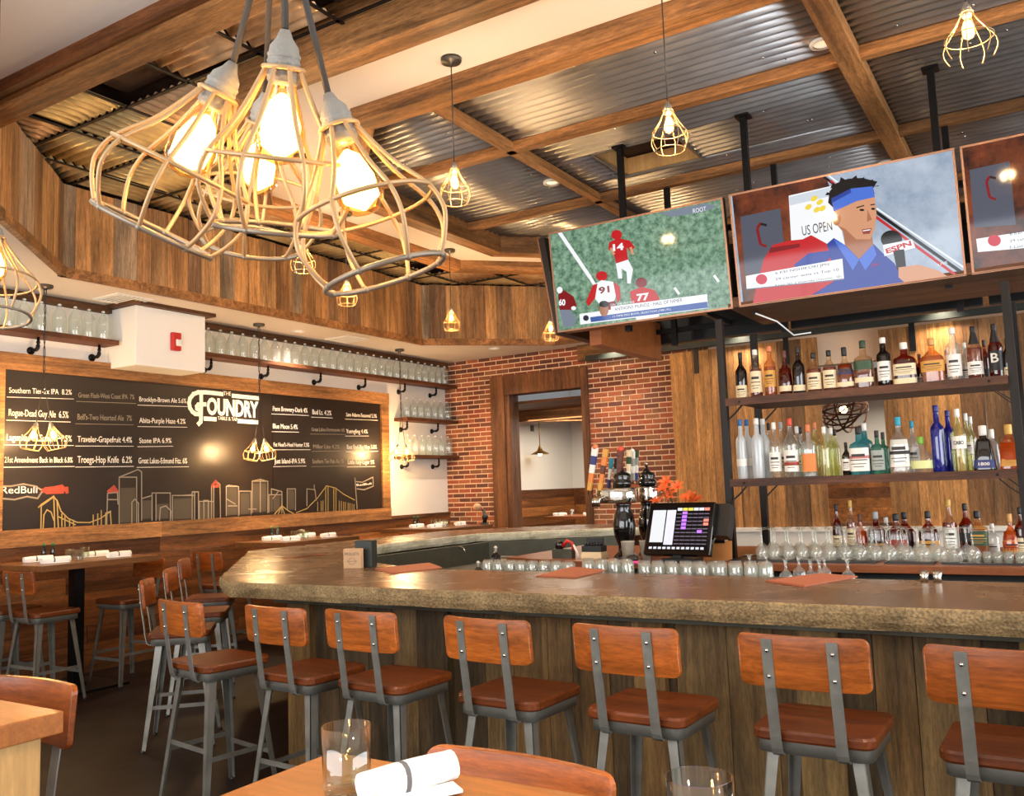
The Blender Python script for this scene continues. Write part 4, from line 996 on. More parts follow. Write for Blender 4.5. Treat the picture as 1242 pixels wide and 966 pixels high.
def pendant(x, y, zc, zbulb, label, energy, r=.093, h=.205, group=None, hoop=True, n=8):
    t = thing('pendant_lamp', label, 'pendant lamp', (x, y, zc), 0, group)
    canopy(t); zt = zbulb-zc+.112
    b = MB(); b.cyl((0, 0, -.03), (0, 0, zt), .0035, 6); b.build('cord', 'cord', t)
    build_head(t, r, h, n, .0024, energy, T=Matrix.Translation((0, 0, zt)), hoop=hoop, rot=rnd(0, .7))
    light('bulb_light', 'POINT', (x, y, zbulb), energy, WARM, shadow_soft_size=.035)
    return t
PE = 85
def z_at(px_, py_, x, y): d = ray(px_, py_); tt = (d.x*x+d.y*y)/(d.x*d.x+d.y*d.y); return CAM_H+d.z*tt
def strip_pt(px_, py_): q = on_z(px_, py_, ZW); return q.x, q.y
x, y = strip_pt(547, 71); pendant(x, y, ZW, z_at(552, 219, x, y), 'single caged pendant hanging from the white strip left of the football screen', PE)
x, y = strip_pt(545, 303); pendant(x, y, ZW, z_at(551, 385, x, y), 'single caged pendant far back in front of the vertical boards, centre-left', PE)
x, y = strip_pt(366, 189); pendant(x, y, ZW, z_at(366, 308, x, y), 'single caged pendant seen through the near lamp cluster, the left one of two', PE)
x, y = strip_pt(419, 258); pendant(x, y, ZW, z_at(419, 352, x, y), 'single caged pendant seen just below the near lamp cluster, the right one of two', PE)
q = on_z(668, 398, 3.30); pendant(q.x, q.y, ZW, q.z, 'single caged pendant half hidden by the left edge of the football screen', PE)
q = on_y(811, 150, 4.02); pendant(q.x, q.y, ZW, q.z, 'single caged pendant hanging above the football screen, before the square hatch', PE)
q = on_y(1174, 34, 4.02); pendant(q.x, q.y, ZW, q.z, 'caged pendant with a broken open cage at the top right corner', PE, r=.105, hoop=False, n=7)
# double pendants over the wall tables
def double_pendant(x, y, zc, hz, label, dirs, energy=PE):
    t = thing('double_pendant_lamp', label, 'pendant lamp', (x, y, zc), 0, 'paired caged pendants along the left wall')
    canopy(t); zt = hz-zc
    for k, (dx, dy) in enumerate(dirs):
        top = Vector((dx*.42, dy*.42, zt+.12)); tl = Vector((dx, dy, 0))
        pts = [(-.02+.04*k, 0, -.03), (0, 0, -.16)]
        m_ = 14; z0, z1 = -.16, zt+.52
        for i in range(1, m_): a = i*1.1+k*PI; pts.append((.007*math.cos(a), .007*math.sin(a), z0+(z1-z0)*i/m_))
        pts += [(dx*.12, dy*.12, zt+.40), tuple(top)]
        b = MB(); b.tube(pts, .0038, 5); b.build('cord', 'cord', t)
        ax = Vector((dx*.75, dy*.75, -.42)).normalized(); rq = Vector((0, 0, -1)).rotation_difference(ax).to_matrix().to_4x4()
        T = Matrix.Translation(top) @ rq
        bp = build_head(t, .092, .195, 8, .0024, energy, T=T, rot=rnd(0, .7))
        light('bulb_light', 'POINT', (x+bp.x, y+bp.y, zc+bp.z), energy, WARM, shadow_soft_size=.035)
    return t
double_pendant(-7.375, 4.29, ZS, 2.13, 'pair of caged lamps on twisted cords over the nearest wall table', [(-.06, -.10), (.05, .12)])
double_pendant(-7.395, 6.71, ZS, 2.06, 'pair of caged lamps on twisted cords in front of the chalkboard logo', [(-.05, -.11), (.04, .11)])
double_pendant(-7.42, 9.17, ZS, 2.06, 'pair of caged lamps on twisted cords beside the short bottle shelves', [(-.05, -.11), (.04, .11)])
# the near cluster of four, hanging together from the near ceiling
t = thing('pendant_cluster', 'four big caged lamps bundled together close to the camera, top left', 'pendant lamp', (0, 0, 0))
base = CAMP+ray(338, -150)*1.12; t.location = (base.x, base.y, ZW); off = Vector(t.location)
canopy(t, r=.075)
heads = [((283, 76), (238, 170), 1.12, 1.125, .098, .19), ((346, 36), (342, 122), 1.08, 1.10, .098, .195), ((322, 112), (316, 186), 1.36, 1.40, .104, .195), ((398, 114), (427, 205), 1.10, 1.10, .098, .19)]
for k, (pt, pb_, dt, db, r, h) in enumerate(heads):
    top = CAMP+ray(*pt)*dt; bul = CAMP+ray(*pb_)*db; ax = (bul-top).normalized()
    rq = Vector((0, 0, -1)).rotation_difference(ax).to_matrix().to_4x4(); T = Matrix.Translation(top-off) @ rq
    kn = base-off; kx = Vector((.012*math.cos(k*1.57), .012*math.sin(k*1.57), 0))
    a = Vector(top-off); pts = [kx+Vector((0, 0, -.03)), kx*.6+Vector((kn.x*.3, kn.y*.3, kn.z*.5)), kn+kx*.5, a+(kn-a)*.5+kx*.3, a]
    b = MB(); b.tube(pts, .0042, 8); b.build('cord', 'cord', t)
    bp = build_head(t, r, h, 8, .0029, 6, near=True, seg=40, wseg=8, T=T, glow='bulb_near', rot=k*.35)
    light('bulb_light', 'POINT', tuple(bp+off), 16, WARM, shadow_soft_size=.03)
# cluster at the left edge
t = thing('pendant_cluster', 'caged lamp cluster cut by the left edge of the photo', 'pendant lamp', (0, 0, 0))
top = CAMP+ray(-8, 268)*2.35; t.location = (top.x, top.y, ZW if top.x > -4.2 else ZS); off = Vector(t.location); canopy(t, r=.07)
for k, (pt, pb_, d_) in enumerate((((-6, 270), (-8, 335), 2.3), ((-60, 270), (-78, 330), 2.4))):
    top = CAMP+ray(*pt)*d_; bul = CAMP+ray(*pb_)*d_*.985; ax = (bul-top).normalized(); rq = Vector((0, 0, -1)).rotation_difference(ax).to_matrix().to_4x4(); T = Matrix.Translation(top-off) @ rq
    b = MB(); a = top-off; b.tube([(0, 0, -.03), (0, 0, a.z*.6), a], .004, 6); b.build('cord', 'cord', t)
    bp = build_head(t, .112, .215, 8, .003, 6, near=True, seg=32, wseg=6, T=T, glow='bulb', rot=k)
    light('bulb_light', 'POINT', tuple(bp+off), 16, WARM, shadow_soft_size=.03)
for i, (xx, yy, zz, lab) in enumerate(((-1.05, 5.45, ZC-.02, 'small round recessed light beside the wide cross beam, nearer the camera'), (-1.08, 7.95, ZC-.02, 'small round recessed light in the corrugated ceiling, behind the tennis screen edge'), (-3.6, 6.6, ZC-.02, 'small round recessed light in the corrugated ceiling left of the thin cross batten'), (-7.4, 7.3, ZS, 'small round recessed light in the white soffit above the chalkboard'), (-6.45, 10.0, ZS, 'small round recessed light in the white soffit near the brick wall'), (-3.0, .5, ZW, 'recessed light in the near white ceiling'), (1.0, 1.0, ZW, 'recessed light in the near white ceiling at the right'), (-4.9, 9.95+.38, ZS, 'added recessed light in the soffit over the brick doorway, brightening the bricks'), (-3.2, 10.32, ZS, 'added recessed light in the soffit, brightening the left sliding door'), (-1.0, 10.32, ZS, 'added recessed light in the soffit, brightening the right sliding door'), (-7.4, 4.9+.7, ZS, 'recessed light hidden beside the white wall box'))):
    downlight_fill(xx, yy, zz, lab, None, 150 if i < 7 else 90)  # soffit ones over the doorway and sliding doors are added to brighten that wall

# ================================================================ SCREENS over the bar
def tv_frame(x0, x1, yt, yb, zt, zb):
    """screen plane facing -y, leaning so its top is nearer; returns matrix (x right, y up, z out)"""
    up_ = Vector((0, yt-yb, zt-zb)).normalized(); return frame_y(((x0+x1)/2, (yt+yb)/2, (zt+zb)/2), EX, up_), (zt-zb)/up_.z
def col_em(name, rgb, s=1.0):
    k = 'scr_'+name
    if k not in M: M[k] = emit(k, rgb, s, base=(10, 10, 12)); bb0 = M[k].node_tree.nodes['Principled BSDF']; bb0.inputs['Roughness'].default_value = .06; bb0.inputs['Specular IOR Level'].default_value = .28
    return k
class Screen:
    def __init__(s, T): s.T = T; s.Ti = T.inverted(); s.mb = MB(); s.mats = []; s.z = .001; s.n = T.to_3x3() @ Vector((0, 0, 1)); s.o = T.translation
    def uv(s, p):
        d = ray(*p); t = (s.o-CAMP).dot(s.n)/d.dot(s.n); q = s.Ti @ (CAMP+d*t); return q.x, q.y
    def mat(s, m):
        if m not in s.mats: s.mats.append(m)
        return s.mats.index(m)
    def poly(s, pts, m, local=False):
        s.z += .00012; P = [p if local else s.uv(p) for p in pts]
        if not local:
            for f in (lambda p: s.w-p[0], lambda p: p[0]+s.w, lambda p: s.h-p[1], lambda p: p[1]+s.h): P = clip_poly(P, f) if P else P
            if len(P) < 3: return
        b = s.mb.add([(x, y, s.z) for x, y in P]); s.mb.face([b+i for i in range(len(P))], s.mat(m))
    def ell(s, c, rx, ry, m, n=18, rot=0.0):
        s.poly([(c[0]+rx*math.cos(2*PI*k/n)*math.cos(rot)-ry*math.sin(2*PI*k/n)*math.sin(rot), c[1]+rx*math.cos(2*PI*k/n)*math.sin(rot)+ry*math.sin(2*PI*k/n)*math.cos(rot)) for k in range(n)], m)
    def line(s, a, c, w_, m):
        d = Vector((c[0]-a[0], c[1]-a[1])).normalized(); nn = Vector((-d.y, d.x))*w_/2; s.poly([(a[0]-nn.x, a[1]-nn.y), (c[0]-nn.x, c[1]-nn.y), (c[0]+nn.x, c[1]+nn.y), (a[0]+nn.x, a[1]+nn.y)], m)
    def txt(s, st, a, c, h, m, parent, bold=0.0):
        s.z += .00012; (ax, ay), (cx, cy) = s.uv(a), s.uv(c); (_, ty) = s.uv((a[0], a[1]-h)); L = math.hypot(cx-ax, cy-ay); an = math.atan2(cy-ay, cx-ax)
        text('screen_lettering', st, m, .05, L, abs(ty-ay), .0001, parent, Matrix.Translation((ax, ay, s.z+.0004)) @ Matrix.Rotation(an, 4, 'Z'), bold=bold)
def make_tv(label, x0, x1, yt, yb, zt, zb, group='wall of screens over the bar', content=None, cat='television', T=None, wh=None):
    if T is None: T, h = tv_frame(x0, x1, yt, yb, zt, zb); w_ = x1-x0
    else: w_, h = wh
    t = thing('television', label, cat, (0, 0, 0)); t.matrix_world = T
    if group: t['group'] = group
    b = MB(); b.box(-w_/2, w_/2, -h/2, h/2, -.06, -.004); b.box(-w_*.3, w_*.3, -h*.35, h*.2, -.085, -.06); b.build('casing', 'blackplastic', t, bevel=.004)
    b = MB(); fw_ = .013
    for q in ((-w_/2, w_/2, h/2-fw_, h/2), (-w_/2, w_/2, -h/2, -h/2+fw_), (-w_/2, -w_/2+fw_, -h/2+fw_, h/2-fw_), (w_/2-fw_, w_/2, -h/2+fw_, h/2-fw_)): b.box(*q, -.008, .004)
    b.build('bezel', 'tvframe', t, label='thin coppery screen edge')
    s = Screen(T); s.w, s.h = w_/2-fw_, h/2-fw_
    return t, s
M['tvframe'] = plain('screen_bezel', (150, 108, 82), .35, .5)
def noisy_emit(name, c1, c2, scale, s):
    m, nt, b = nm(name); tc = N(nt, 'ShaderNodeTexCoord'); no = N(nt, 'ShaderNodeTexNoise'); no.inputs['Scale'].default_value = scale; no.inputs['Detail'].default_value = 8; no.inputs['Roughness'].default_value = .7
    nt.links.new(tc.outputs['Object'], no.inputs['Vector']); cr = N(nt, 'ShaderNodeValToRGB'); e = cr.color_ramp.elements; e[0].position = .38; e[0].color = lin(c1); e[1].position = .62; e[1].color = lin(c2)
    nt.links.new(no.outputs['Fac'], cr.inputs[0]); nt.links.new(cr.outputs[0], b.inputs['Emission Color']); b.inputs['Emission Strength'].default_value = s; b.inputs['Base Color'].default_value = (.004, .004, .005, 1); b.inputs['Roughness'].default_value = .06; b.inputs['Specular IOR Level'].default_value = .28; return m
M['scr_grass'] = noisy_emit('scr_grass', (62, 98, 76), (132, 164, 138), 22, 1.05)
M['scr_wallg'] = noisy_emit('scr_wallg', (138, 154, 176), (178, 190, 204), 2.2, .95)
M['scr_brown'] = noisy_emit('scr_brown', (44, 18, 10), (140, 66, 30), 3.5, .8)
WHT = col_em('white', (236, 238, 240), .95); RED = col_em('red', (196, 30, 36), .9); DRED = col_em('dred', (130, 14, 22), .9); BLU = col_em('blue', (34, 62, 150), .95); LBL = col_em('lblue', (70, 110, 205), .95)
BLK = col_em('black', (14, 12, 12), .8); SKN = col_em('skin', (206, 148, 112), .95); SKS = col_em('skin2', (168, 110, 80), .95); GRY = col_em('grey', (120, 130, 146), .9); YEL = col_em('yellow', (232, 206, 70), .95); INK = col_em('ink', (40, 44, 60), .9); NAVY = col_em('navy', (26, 46, 104), .9); LGT = col_em('light', (206, 214, 224), .9); LIP = col_em('lip', (150, 70, 62), .9); ORG = col_em('glow', (236, 150, 70), 1.0)

C1 = [on_y(*p, 5.92) for p in ((666, 281), (880, 239), (890, 376), (680, 402))]
z_t = (C1[0].z+C1[1].z)/2; z_b = (C1[2].z+C1[3].z)/2
t1, s = make_tv('television showing a football game, a red-shirted number 14 running on green grass', -3.255, -1.865, 5.875, 5.965, z_t-.02, z_b+.01)
s.poly([(-s.w, -s.h), (s.w, -s.h), (s.w, s.h), (-s.w, s.h)], 'scr_grass', True)
s.line((678, 281), (716, 337), 4.5, WHT); s.line((716, 337), (724, 350), 4, WHT)
s.line((818, 349), (824, 357), 3, WHT); s.line((866, 334), (872, 342), 3, WHT)
s.poly([(800, 259), (855, 247), (872, 250), (850, 258), (815, 263)], GRY)
# number 14
s.ell((748, 285), 6.5, 6, RED); s.poly([(739, 294), (750, 289), (764, 292), (770, 300), (765, 306), (760, 300), (762, 316), (748, 322), (744, 306), (738, 303)], RED); s.poly([(747, 320), (762, 315), (768, 327), (765, 344), (761, 344), (760, 330), (754, 326), (755, 338), (750, 338)], WHT)
s.line((765, 300), (768, 309), 3, SKN); s.line((741, 301), (745, 309), 3, SKN)
# number 91
s.ell((730, 335), 7, 6, RED); s.poly([(719, 346), (730, 340), (744, 342), (750, 350), (745, 366), (728, 370), (720, 360)], WHT); s.poly([(719, 346), (725, 344), (722, 362), (714, 372), (711, 366)], RED); s.poly([(744, 342), (752, 348), (753, 362), (749, 368), (746, 354)], RED); s.poly([(727, 369), (746, 365), (752, 380), (742, 386), (728, 384)], DRED)
# number 77
s.ell((778, 343), 7, 6, DRED); s.poly([(764, 354), (778, 348), (794, 352), (800, 362), (797, 374), (770, 378), (766, 366)], RED); s.poly([(770, 377), (796, 372), (800, 384), (784, 390), (772, 388)], WHT)
# number 60
s.poly([(677, 358), (684, 352), (696, 360), (700, 372), (690, 378), (679, 376)], DRED); s.poly([(679, 376), (692, 376), (700, 388), (696, 396), (684, 397)], GRY); s.ell((679, 352), 3.5, 4, WHT); s.ell((696, 374), 3, 2.4, WHT)
# caption strip
s.poly([(703, 381), (858, 359.5), (859, 374), (704, 394)], WHT); s.poly([(716, 385), (858, 366), (859, 373.5), (717, 391)], col_em('cap', (62, 92, 160), .95)); s.poly([(741, 372), (858, 357), (858, 366), (742, 381)], WHT)
s.ell((733, 376), 5.5, 8, SKS); s.ell((733, 369), 6, 4, BLK); s.ell((711, 386), 3.5, 3.5, INK)
o = s.mb.build('screen', s.mats, t1)
s.txt("14", (744, 305), (757, 303), 8.5, WHT, t1, .002); s.txt("91", (727, 357), (740, 355), 8.5, DRED, t1, .002); s.txt("77", (773, 366), (788, 364), 9, WHT, t1, .002); s.txt("60", (678, 371), (686, 371), 8, WHT, t1, .002)
s.txt("ANTHONY MUNOZ - HALL OF FAMER", (746, 377.5), (828, 366), 4, INK, t1); s.txt("11-TIME PRO BOWL SELECTION (1981-91)", (744, 386), (814, 377), 3, WHT, t1); s.txt("ON THE PHONE", (741, 371.5), (770, 367.5), 2.6, WHT, t1); s.txt("ROOT", (841, 259), (857, 256), 5.5, WHT, t1)

C2 = [on_y(*p, 5.92) for p in ((887, 235), (1158, 178), (1172, 330), (900, 375))]
z_t2 = (C2[0].z+C2[1].z)/2; z_b2 = (C2[2].z+C2[3].z)/2
def tennis(t, s, dx=0.0, dy=0.0, full=True):
    def q(l): return [(x+dx, y+dy) for x, y in l]
    def Z(l): return q([(820+x/2.926, y/2.926) for x, y in l])
    s.poly([(-s.w, -s.h), (s.w, -s.h), (s.w, s.h), (-s.w, s.h)], 'scr_wallg' if full else 'scr_brown', True)
    sx0 = -s.w
    if full: s.poly(Z([(198, 690), (530, 625), (560, 700), (400, 700), (420, 960), (400, 1060), (240, 1090)]), 'scr_brown')
    s.poly(Z([(228, 770), (370, 740), (392, 965), (245, 975)]), col_em('bluegrey', (92, 96, 112), .7))
    s.line(*Z([(288, 812), (300, 792)]), 3.5, DRED); s.line(*Z([(300, 795), (322, 800)]), 3, BLK); s.line(*Z([(288, 812), (300, 868)]), 3.5, DRED); s.line(*Z([(300, 868), (322, 875)]), 3, DRED)
    if full:
        s.poly(Z([(400, 695), (575, 655), (590, 830), (600, 870), (410, 880)]), WHT)
        s.poly(Z([(402, 700), (575, 658), (578, 690), (404, 730)]), LGT)
        for a in ((470, 735), (490, 705), (510, 718), (520, 740), (500, 745)): s.ell(Z([a])[0], 4.5, 3, YEL, rot=-.6)
        s.line(*Z([(525, 628), (585, 672)]), 3.2, BLK); s.line(*Z([(540, 622), (600, 668)]), 2, WHT); s.line(*Z([(548, 640), (600, 690)]), 2.5, RED)
        s.line(*Z([(706, 750), (1010, 965)]), 4, BLK); s.line(*Z([(706, 768), (990, 975)]), 3.5, RED); s.line(*Z([(712, 740), (1022, 950)]), 2, WHT)
        # player: shirt, neck, face, hair, headband
        s.poly(Z([(470, 1010), (520, 880), (560, 845), (600, 870), (640, 900), (700, 865), (735, 900), (775, 935), (820, 1010), (800, 1060), (470, 1100)]), BLU)
        s.poly(Z([(590, 800), (690, 800), (700, 868), (650, 920), (600, 870)]), SKS)
        s.poly(Z([(700, 868), (650, 922), (672, 960), (712, 905)]), LBL); s.poly(Z([(596, 868), (650, 922), (628, 960), (560, 850)]), LBL)
        s.poly(Z([(560, 760), (570, 720), (640, 690), (705, 695), (712, 760), (705, 815), (690, 850), (655, 862), (620, 850), (590, 820), (572, 800)]), SKN)
        s.ell(Z([(570, 778)])[0], 5, 8, SKS)
        s.poly(Z([(540, 720), (545, 680), (570, 650), (610, 635), (660, 632), (715, 645), (700, 668), (705, 690), (640, 690), (560, 740)]), BLK)
        for hx_, hy_, tx_, ty_ in ((600, 640, 585, 618), (625, 636, 640, 612), (650, 636, 668, 618), (675, 640, 700, 626), (695, 650, 722, 648), (570, 655, 556, 638), (552, 680, 536, 672)): s.poly(Z([(hx_-22, hy_+14), (tx_, ty_+11), (hx_+24, hy_+12)]), BLK)
        s.poly(Z([(552, 705), (620, 670), (698, 662), (706, 700), (640, 715), (560, 752)]), LBL); s.poly(Z([(552, 705), (620, 670), (622, 684), (556, 720)]), BLU)
        s.line(*Z([(640, 738), (668, 730)]), 1.4, BLK); s.line(*Z([(690, 728), (706, 726)]), 1.4, BLK); s.ell(Z([(660, 746)])[0], 3, 1.4, BLK); s.ell(Z([(700, 742)])[0], 2.4, 1.4, BLK)
        s.poly(Z([(680, 745), (696, 780), (678, 788)]), SKS); s.poly(Z([(660, 815), (695, 810), (688, 830), (664, 832)]), LIP); s.line(*Z([(664, 820), (690, 816)]), 1.2, WHT)
        s.poly(Z([(590, 820), (572, 800), (600, 812), (640, 850), (690, 850), (655, 862), (620, 852)]), SKS)
        # microphone, hand
        s.ell(Z([(765, 850)])[0], 13, 11, BLK); s.poly(Z([(735, 870), (838, 850), (850, 880), (740, 910)]), WHT); s.poly(Z([(770, 890), (810, 885), (818, 960), (785, 960)]), BLK)
        s.poly(Z([(790, 950), (860, 940), (930, 960), (1010, 1010), (1010, 1040), (850, 1035), (790, 985)]), SKN)
    # red bag, shirt, caption
    s.poly(Z([(300, 966), (312, 920), (345, 870), (400, 855), (450, 850), (480, 835 if full else 900), (535, 865), (550, 915), (560, 1000), (430, 1080), (290, 1110), (270, 1090)]) if full else q([(1184, 320), (1190, 290), (1206, 255), (1222, 243), (1260, 232), (1260, 325), (1186, 336)]), RED)
    if full: s.poly(Z([(420, 940), (470, 900), (545, 890), (550, 915), (500, 960), (430, 975)]), BLU); s.poly(Z([(335, 880), (440, 865), (440, 878), (330, 900)]), DRED)
    return Z
t2, s = make_tv('television showing a tennis player in a blue headband and blue shirt by a microphone', -1.82, -.415, 5.875, 5.965, z_t2-.02, z_b2+.005)
Z = tennis(t2, s)
s.poly([(905, 335), (1022, 314), (1024, 338), (906, 351)], WHT); s.ell((924, 339), 7, 6.3, col_em('flag', (196, 20, 50), .95)); s.line((906, 351), (1024, 339), 1.2, GRY)
s.mb.build('screen', s.mats, t2)
s.txt("US OPEN", Z([(450, 838)])[0], Z([(556, 818)])[0], 12, INK, t2); s.txt("ESPN", Z([(748, 902)])[0], Z([(838, 872)])[0], 6.5, RED, t2, .002)
s.txt("6 KEI NISHIKORI JPN", (941, 334), (1006, 323), 4, INK, t2); s.txt("29 career wins vs Top 10", (941, 341.5), (1018, 329.5), 4, INK, t2); s.txt("F-Last: No. 3 Wawrinka (Toronto - SF)", (941, 348.5), (1021, 337.5), 3.2, INK, t2); s.txt("UNI", Z([(695, 948)])[0], Z([(718, 944)])[0], 3.6, RED, t2); s.txt("LIVE", Z([(932, 945)])[0], Z([(965, 935)])[0], 3, WHT, t2)
t3, s = make_tv('television cut by the right photo edge, showing a red bag', -.385, 1.02, 5.875, 5.965, z_t2-.02, z_b2+.005)
tennis(t3, s, dx=278, dy=-57, full=False)
s.poly([(1184, 290), (1300, 272), (1300, 296), (1186, 306)], WHT); s.ell((1206, 292), 8, 7, col_em('flag', (196, 20, 50), .95)); s.mb.build('screen', s.mats, t3)
s.txt("6 KEI NISHIKORI JPN", (1225, 287), (1290, 276), 5, INK, t3); s.txt("29 career wins vs Top 10", (1225, 295), (1300, 283), 4, INK, t3); s.txt("F-Last: No. 3", (1225, 302), (1260, 297), 3.2, INK, t3)
# side screen facing the chalkboard, and screens facing the far side
up_ = Vector((-.16, 0, 1)).normalized(); Ts = frame_y((-3.36, 6.62, 3.12), -EY, up_)
t4, s = make_tv('television seen edge-on, facing the chalkboard wall, left of the football screen', 0, 0, 0, 0, 0, 0, T=Ts, wh=(1.25, .80))
s.poly([(-s.w, -s.h), (s.w, -s.h), (s.w, s.h), (-s.w, s.h)], 'scr_grass', True); s.mb.build('screen', s.mats, t4)
for cx, l in ((-2.55, 'back of a dark television facing the far side, under the football screen'), (-1.12, 'back of a dark television facing the far side, seen under the tennis screen'), (.32, 'back of a dark television facing the far side, at the right edge')):
    up_ = Vector((0, .1, 1)).normalized(); Tt = frame_y((cx, 7.42, 3.17), -EX, up_)
    t5, s = make_tv(l, 0, 0, 0, 0, 0, 0, T=Tt, wh=(1.4, .82)); s.poly([(-s.w, -s.h), (s.w, -s.h), (s.w, s.h), (-s.w, s.h)], 'scr_wallg', True); s.mb.build('screen', s.mats, t5)
# hanging steel frame and wood platform
hf = thing('hanging_steel_frame', 'black steel posts and rails hanging from the ceiling that carry the screens', 'steel frame', (-1.5, 6.7, ZC))
zr = Vector((1.5, -6.7, 0))
b_all = {}
for (x, y) in ((-2.78, 6.24), (-1.79, 6.24), (-.54, 6.24), (1.0, 6.24), (-2.78, 7.2), (-1.84, 7.2), (-.56, 7.2), (1.0, 7.2)):
    b = MB(); b.box(x-.022, x+.022, y-.022, y+.022, 2.72-ZC, 0); b.box(x-.05, x+.05, y-.05, y+.05, -.03, -.012); o = b.build('post', 'black', hf); o.location = zr
b = MB()
for z in (2.86, 3.38):
    for y in (6.22, 7.22): b.box(-3.2, 1.2, y-.02, y+.02, z-.02-ZC, z+.02-ZC)
    for x in (-3.2, -2.3, -1.79, -.54, 1.0): b.box(x-.02, x+.02, 6.22, 7.22, z-.02-ZC, z+.02-ZC)
o = b.build('rails', 'black', hf); o.location = zr
b = MB()
for x in (-2.56, -1.12, .3):
    b.box(x-.25, x+.25, 6.0, 6.2, 3.0-ZC, 3.3-ZC); b.tube([(x-.2, 6.1, 2.95-ZC), (x, 6.2, 2.82-ZC), (x+.25, 6.12, 2.9-ZC)], .012, 6)
o = b.build('wall_mounts', 'black', hf); o.location = zr
b = MB(); b.tube([(-1.75, 6.1, 2.7-ZC), (-1.66, 6.3, 2.66-ZC), (-1.6, 6.5, 2.58-ZC), (-1.5, 6.6, 2.6-ZC)], .006, 5); o = b.build('white_cable', 'white_s', hf); o.location = zr
zp = on_y(890, 374, 5.99).z; yb_ = on_z(903, 397, zp).y
b = MB()
for k in range(4): y0 = 5.99+(yb_-5.99)*k/4; b.box(-1.9, 1.5, y0+.002, y0+(yb_-5.99)/4-.002, zp, zp+.04)
b.box(-1.9, 1.5, 5.96, 5.99, zp, zp+.07); tag(b.build('overhead_shelf', 'shelfwood'), 'dark wood board platform directly under the tennis screen', 'shelf')
b = MB(); b.box(-3.3, -2.1, 6.05, 6.1, 2.74, 2.8); b.box(-3.05, -2.95, 6.1, 7.3, 2.62, 2.95); tag(b.build('wood_bracket_board', 'redwood'), 'pale wood board ends sticking out under the football screen', 'board')

# ================================================================ SLIDING BOARD DOORS behind the back bar
def barn_door(x0, x1, label, y=10.5, z1=2.18):
    t = thing('sliding_board_door', label, 'sliding door', ((x0+x1)/2, y, .98), 0, 'sliding board doors behind the bar'); h = (x1-x0)/2; b = MB(); x = -h
    while x < h-.01:
        x2 = min(h, x+rnd(.19, .33)); x2 = h if h-x2 < .08 else x2; b.box(x+.002, x2-.002, 0, .035+rnd(0, .005), 0, z1); x = x2
    b.build('boards', 'barn', t); b = MB()
    for xx in (-h+.35, h-.35): b.box(xx-.03, xx+.03, -.012, 0, z1-.28, z1+.07); b.lathe([(.05, -.01), (.05, .01)], 14, 0, Matrix.Translation((xx, -.01, z1+.07)) @ Matrix.Rotation(R(90), 4, 'X'))
    b.build('hangers', 'black', t); return t
barn_door(-4.14, -2.33, 'sliding wood board door left of the gap, beside the brick wall')
barn_door(-1.66, .9, 'sliding wood board door right of the gap, behind the whiskey bottles')
b = MB(); b.box(-5.3, 3.0, 10.44, 10.5, 3.19, 3.26); tag(b.build('door_track', 'green_steel'), 'black steel track above the sliding board doors', 'track')
b = MB(); b.box(-2.33, -1.66, 10.62, 10.66, 2.45, 2.62); b.box(-2.33, -1.66, 10.6, 10.68, 0, 1.02); struct(b.build('trim_9', 'trim'))
b = MB(); b.box(-4.14, XR, 10.46, 10.6, 0, .93); b.box(-4.14, XR, 10.40, 10.62, .93, .975); struct(b.build('wall_low', 'white'), 'low white half wall below the sliding board doors')
# woven ball lamp seen in the gap
t = thing('orb_lamp', 'round lamp of woven wood bands glimpsed in the gap between the sliding doors', 'pendant lamp', (0, 0, 0)); c = on_y(1023, 497, 12.0); t.location = c
b = MB(); rr_ = .30
for k in range(9):
    ax = Matrix.Rotation(k*.72, 4, 'Z') @ Matrix.Rotation(.5+k*.47, 4, 'X'); b.tube([ax @ Vector((rr_*math.cos(2*PI*j/28), rr_*math.sin(2*PI*j/28), 0)) for j in range(28)], .013, 4, closed=True)
b.build('woven_bands', 'trimz', t); b = MB(); b.cyl((0, 0, rr_), (0, 0, 2.74-c.z), .006, 5); b.build('cord', 'cord', t); b = MB(); b.sphere((0, 0, 0), .05, 10); b.build('bulb', 'bulb', t)
# lamp in the far room seen through the doorway
c = on_y(655, 549, 13.0); t = thing('shade_pendant', 'small brass cone pendant hanging in the far room, seen through the doorway', 'pendant lamp', (c.x, c.y, 2.74))
b = MB(); dz = c.z-2.74; b.lathe([(.16, dz-.03), (.15, dz-.02), (.05, dz+.03), (.02, dz+.10), (.012, dz+.12)], 18, cap0=False); b.build('shade', 'brass', t)
b = MB(); b.cyl((0, 0, dz+.1), (0, 0, 0), .008, 6); b.build('rod', 'brass', t); b = MB(); b.sphere((0, 0, dz-.02), .04, 10); b.build('bulb', 'bulb', t)
t = thing('wall_plate', 'tiny grey plate on the white wall of the far room', 'wall plate', (XL+.02, 12.93, 2.55)); c = on_x(645, 520, XL+.02); t.location = c
b = MB(); b.box(0, .015, -.05, .05, -.05, .05); b.build('plate', 'greyband', t)

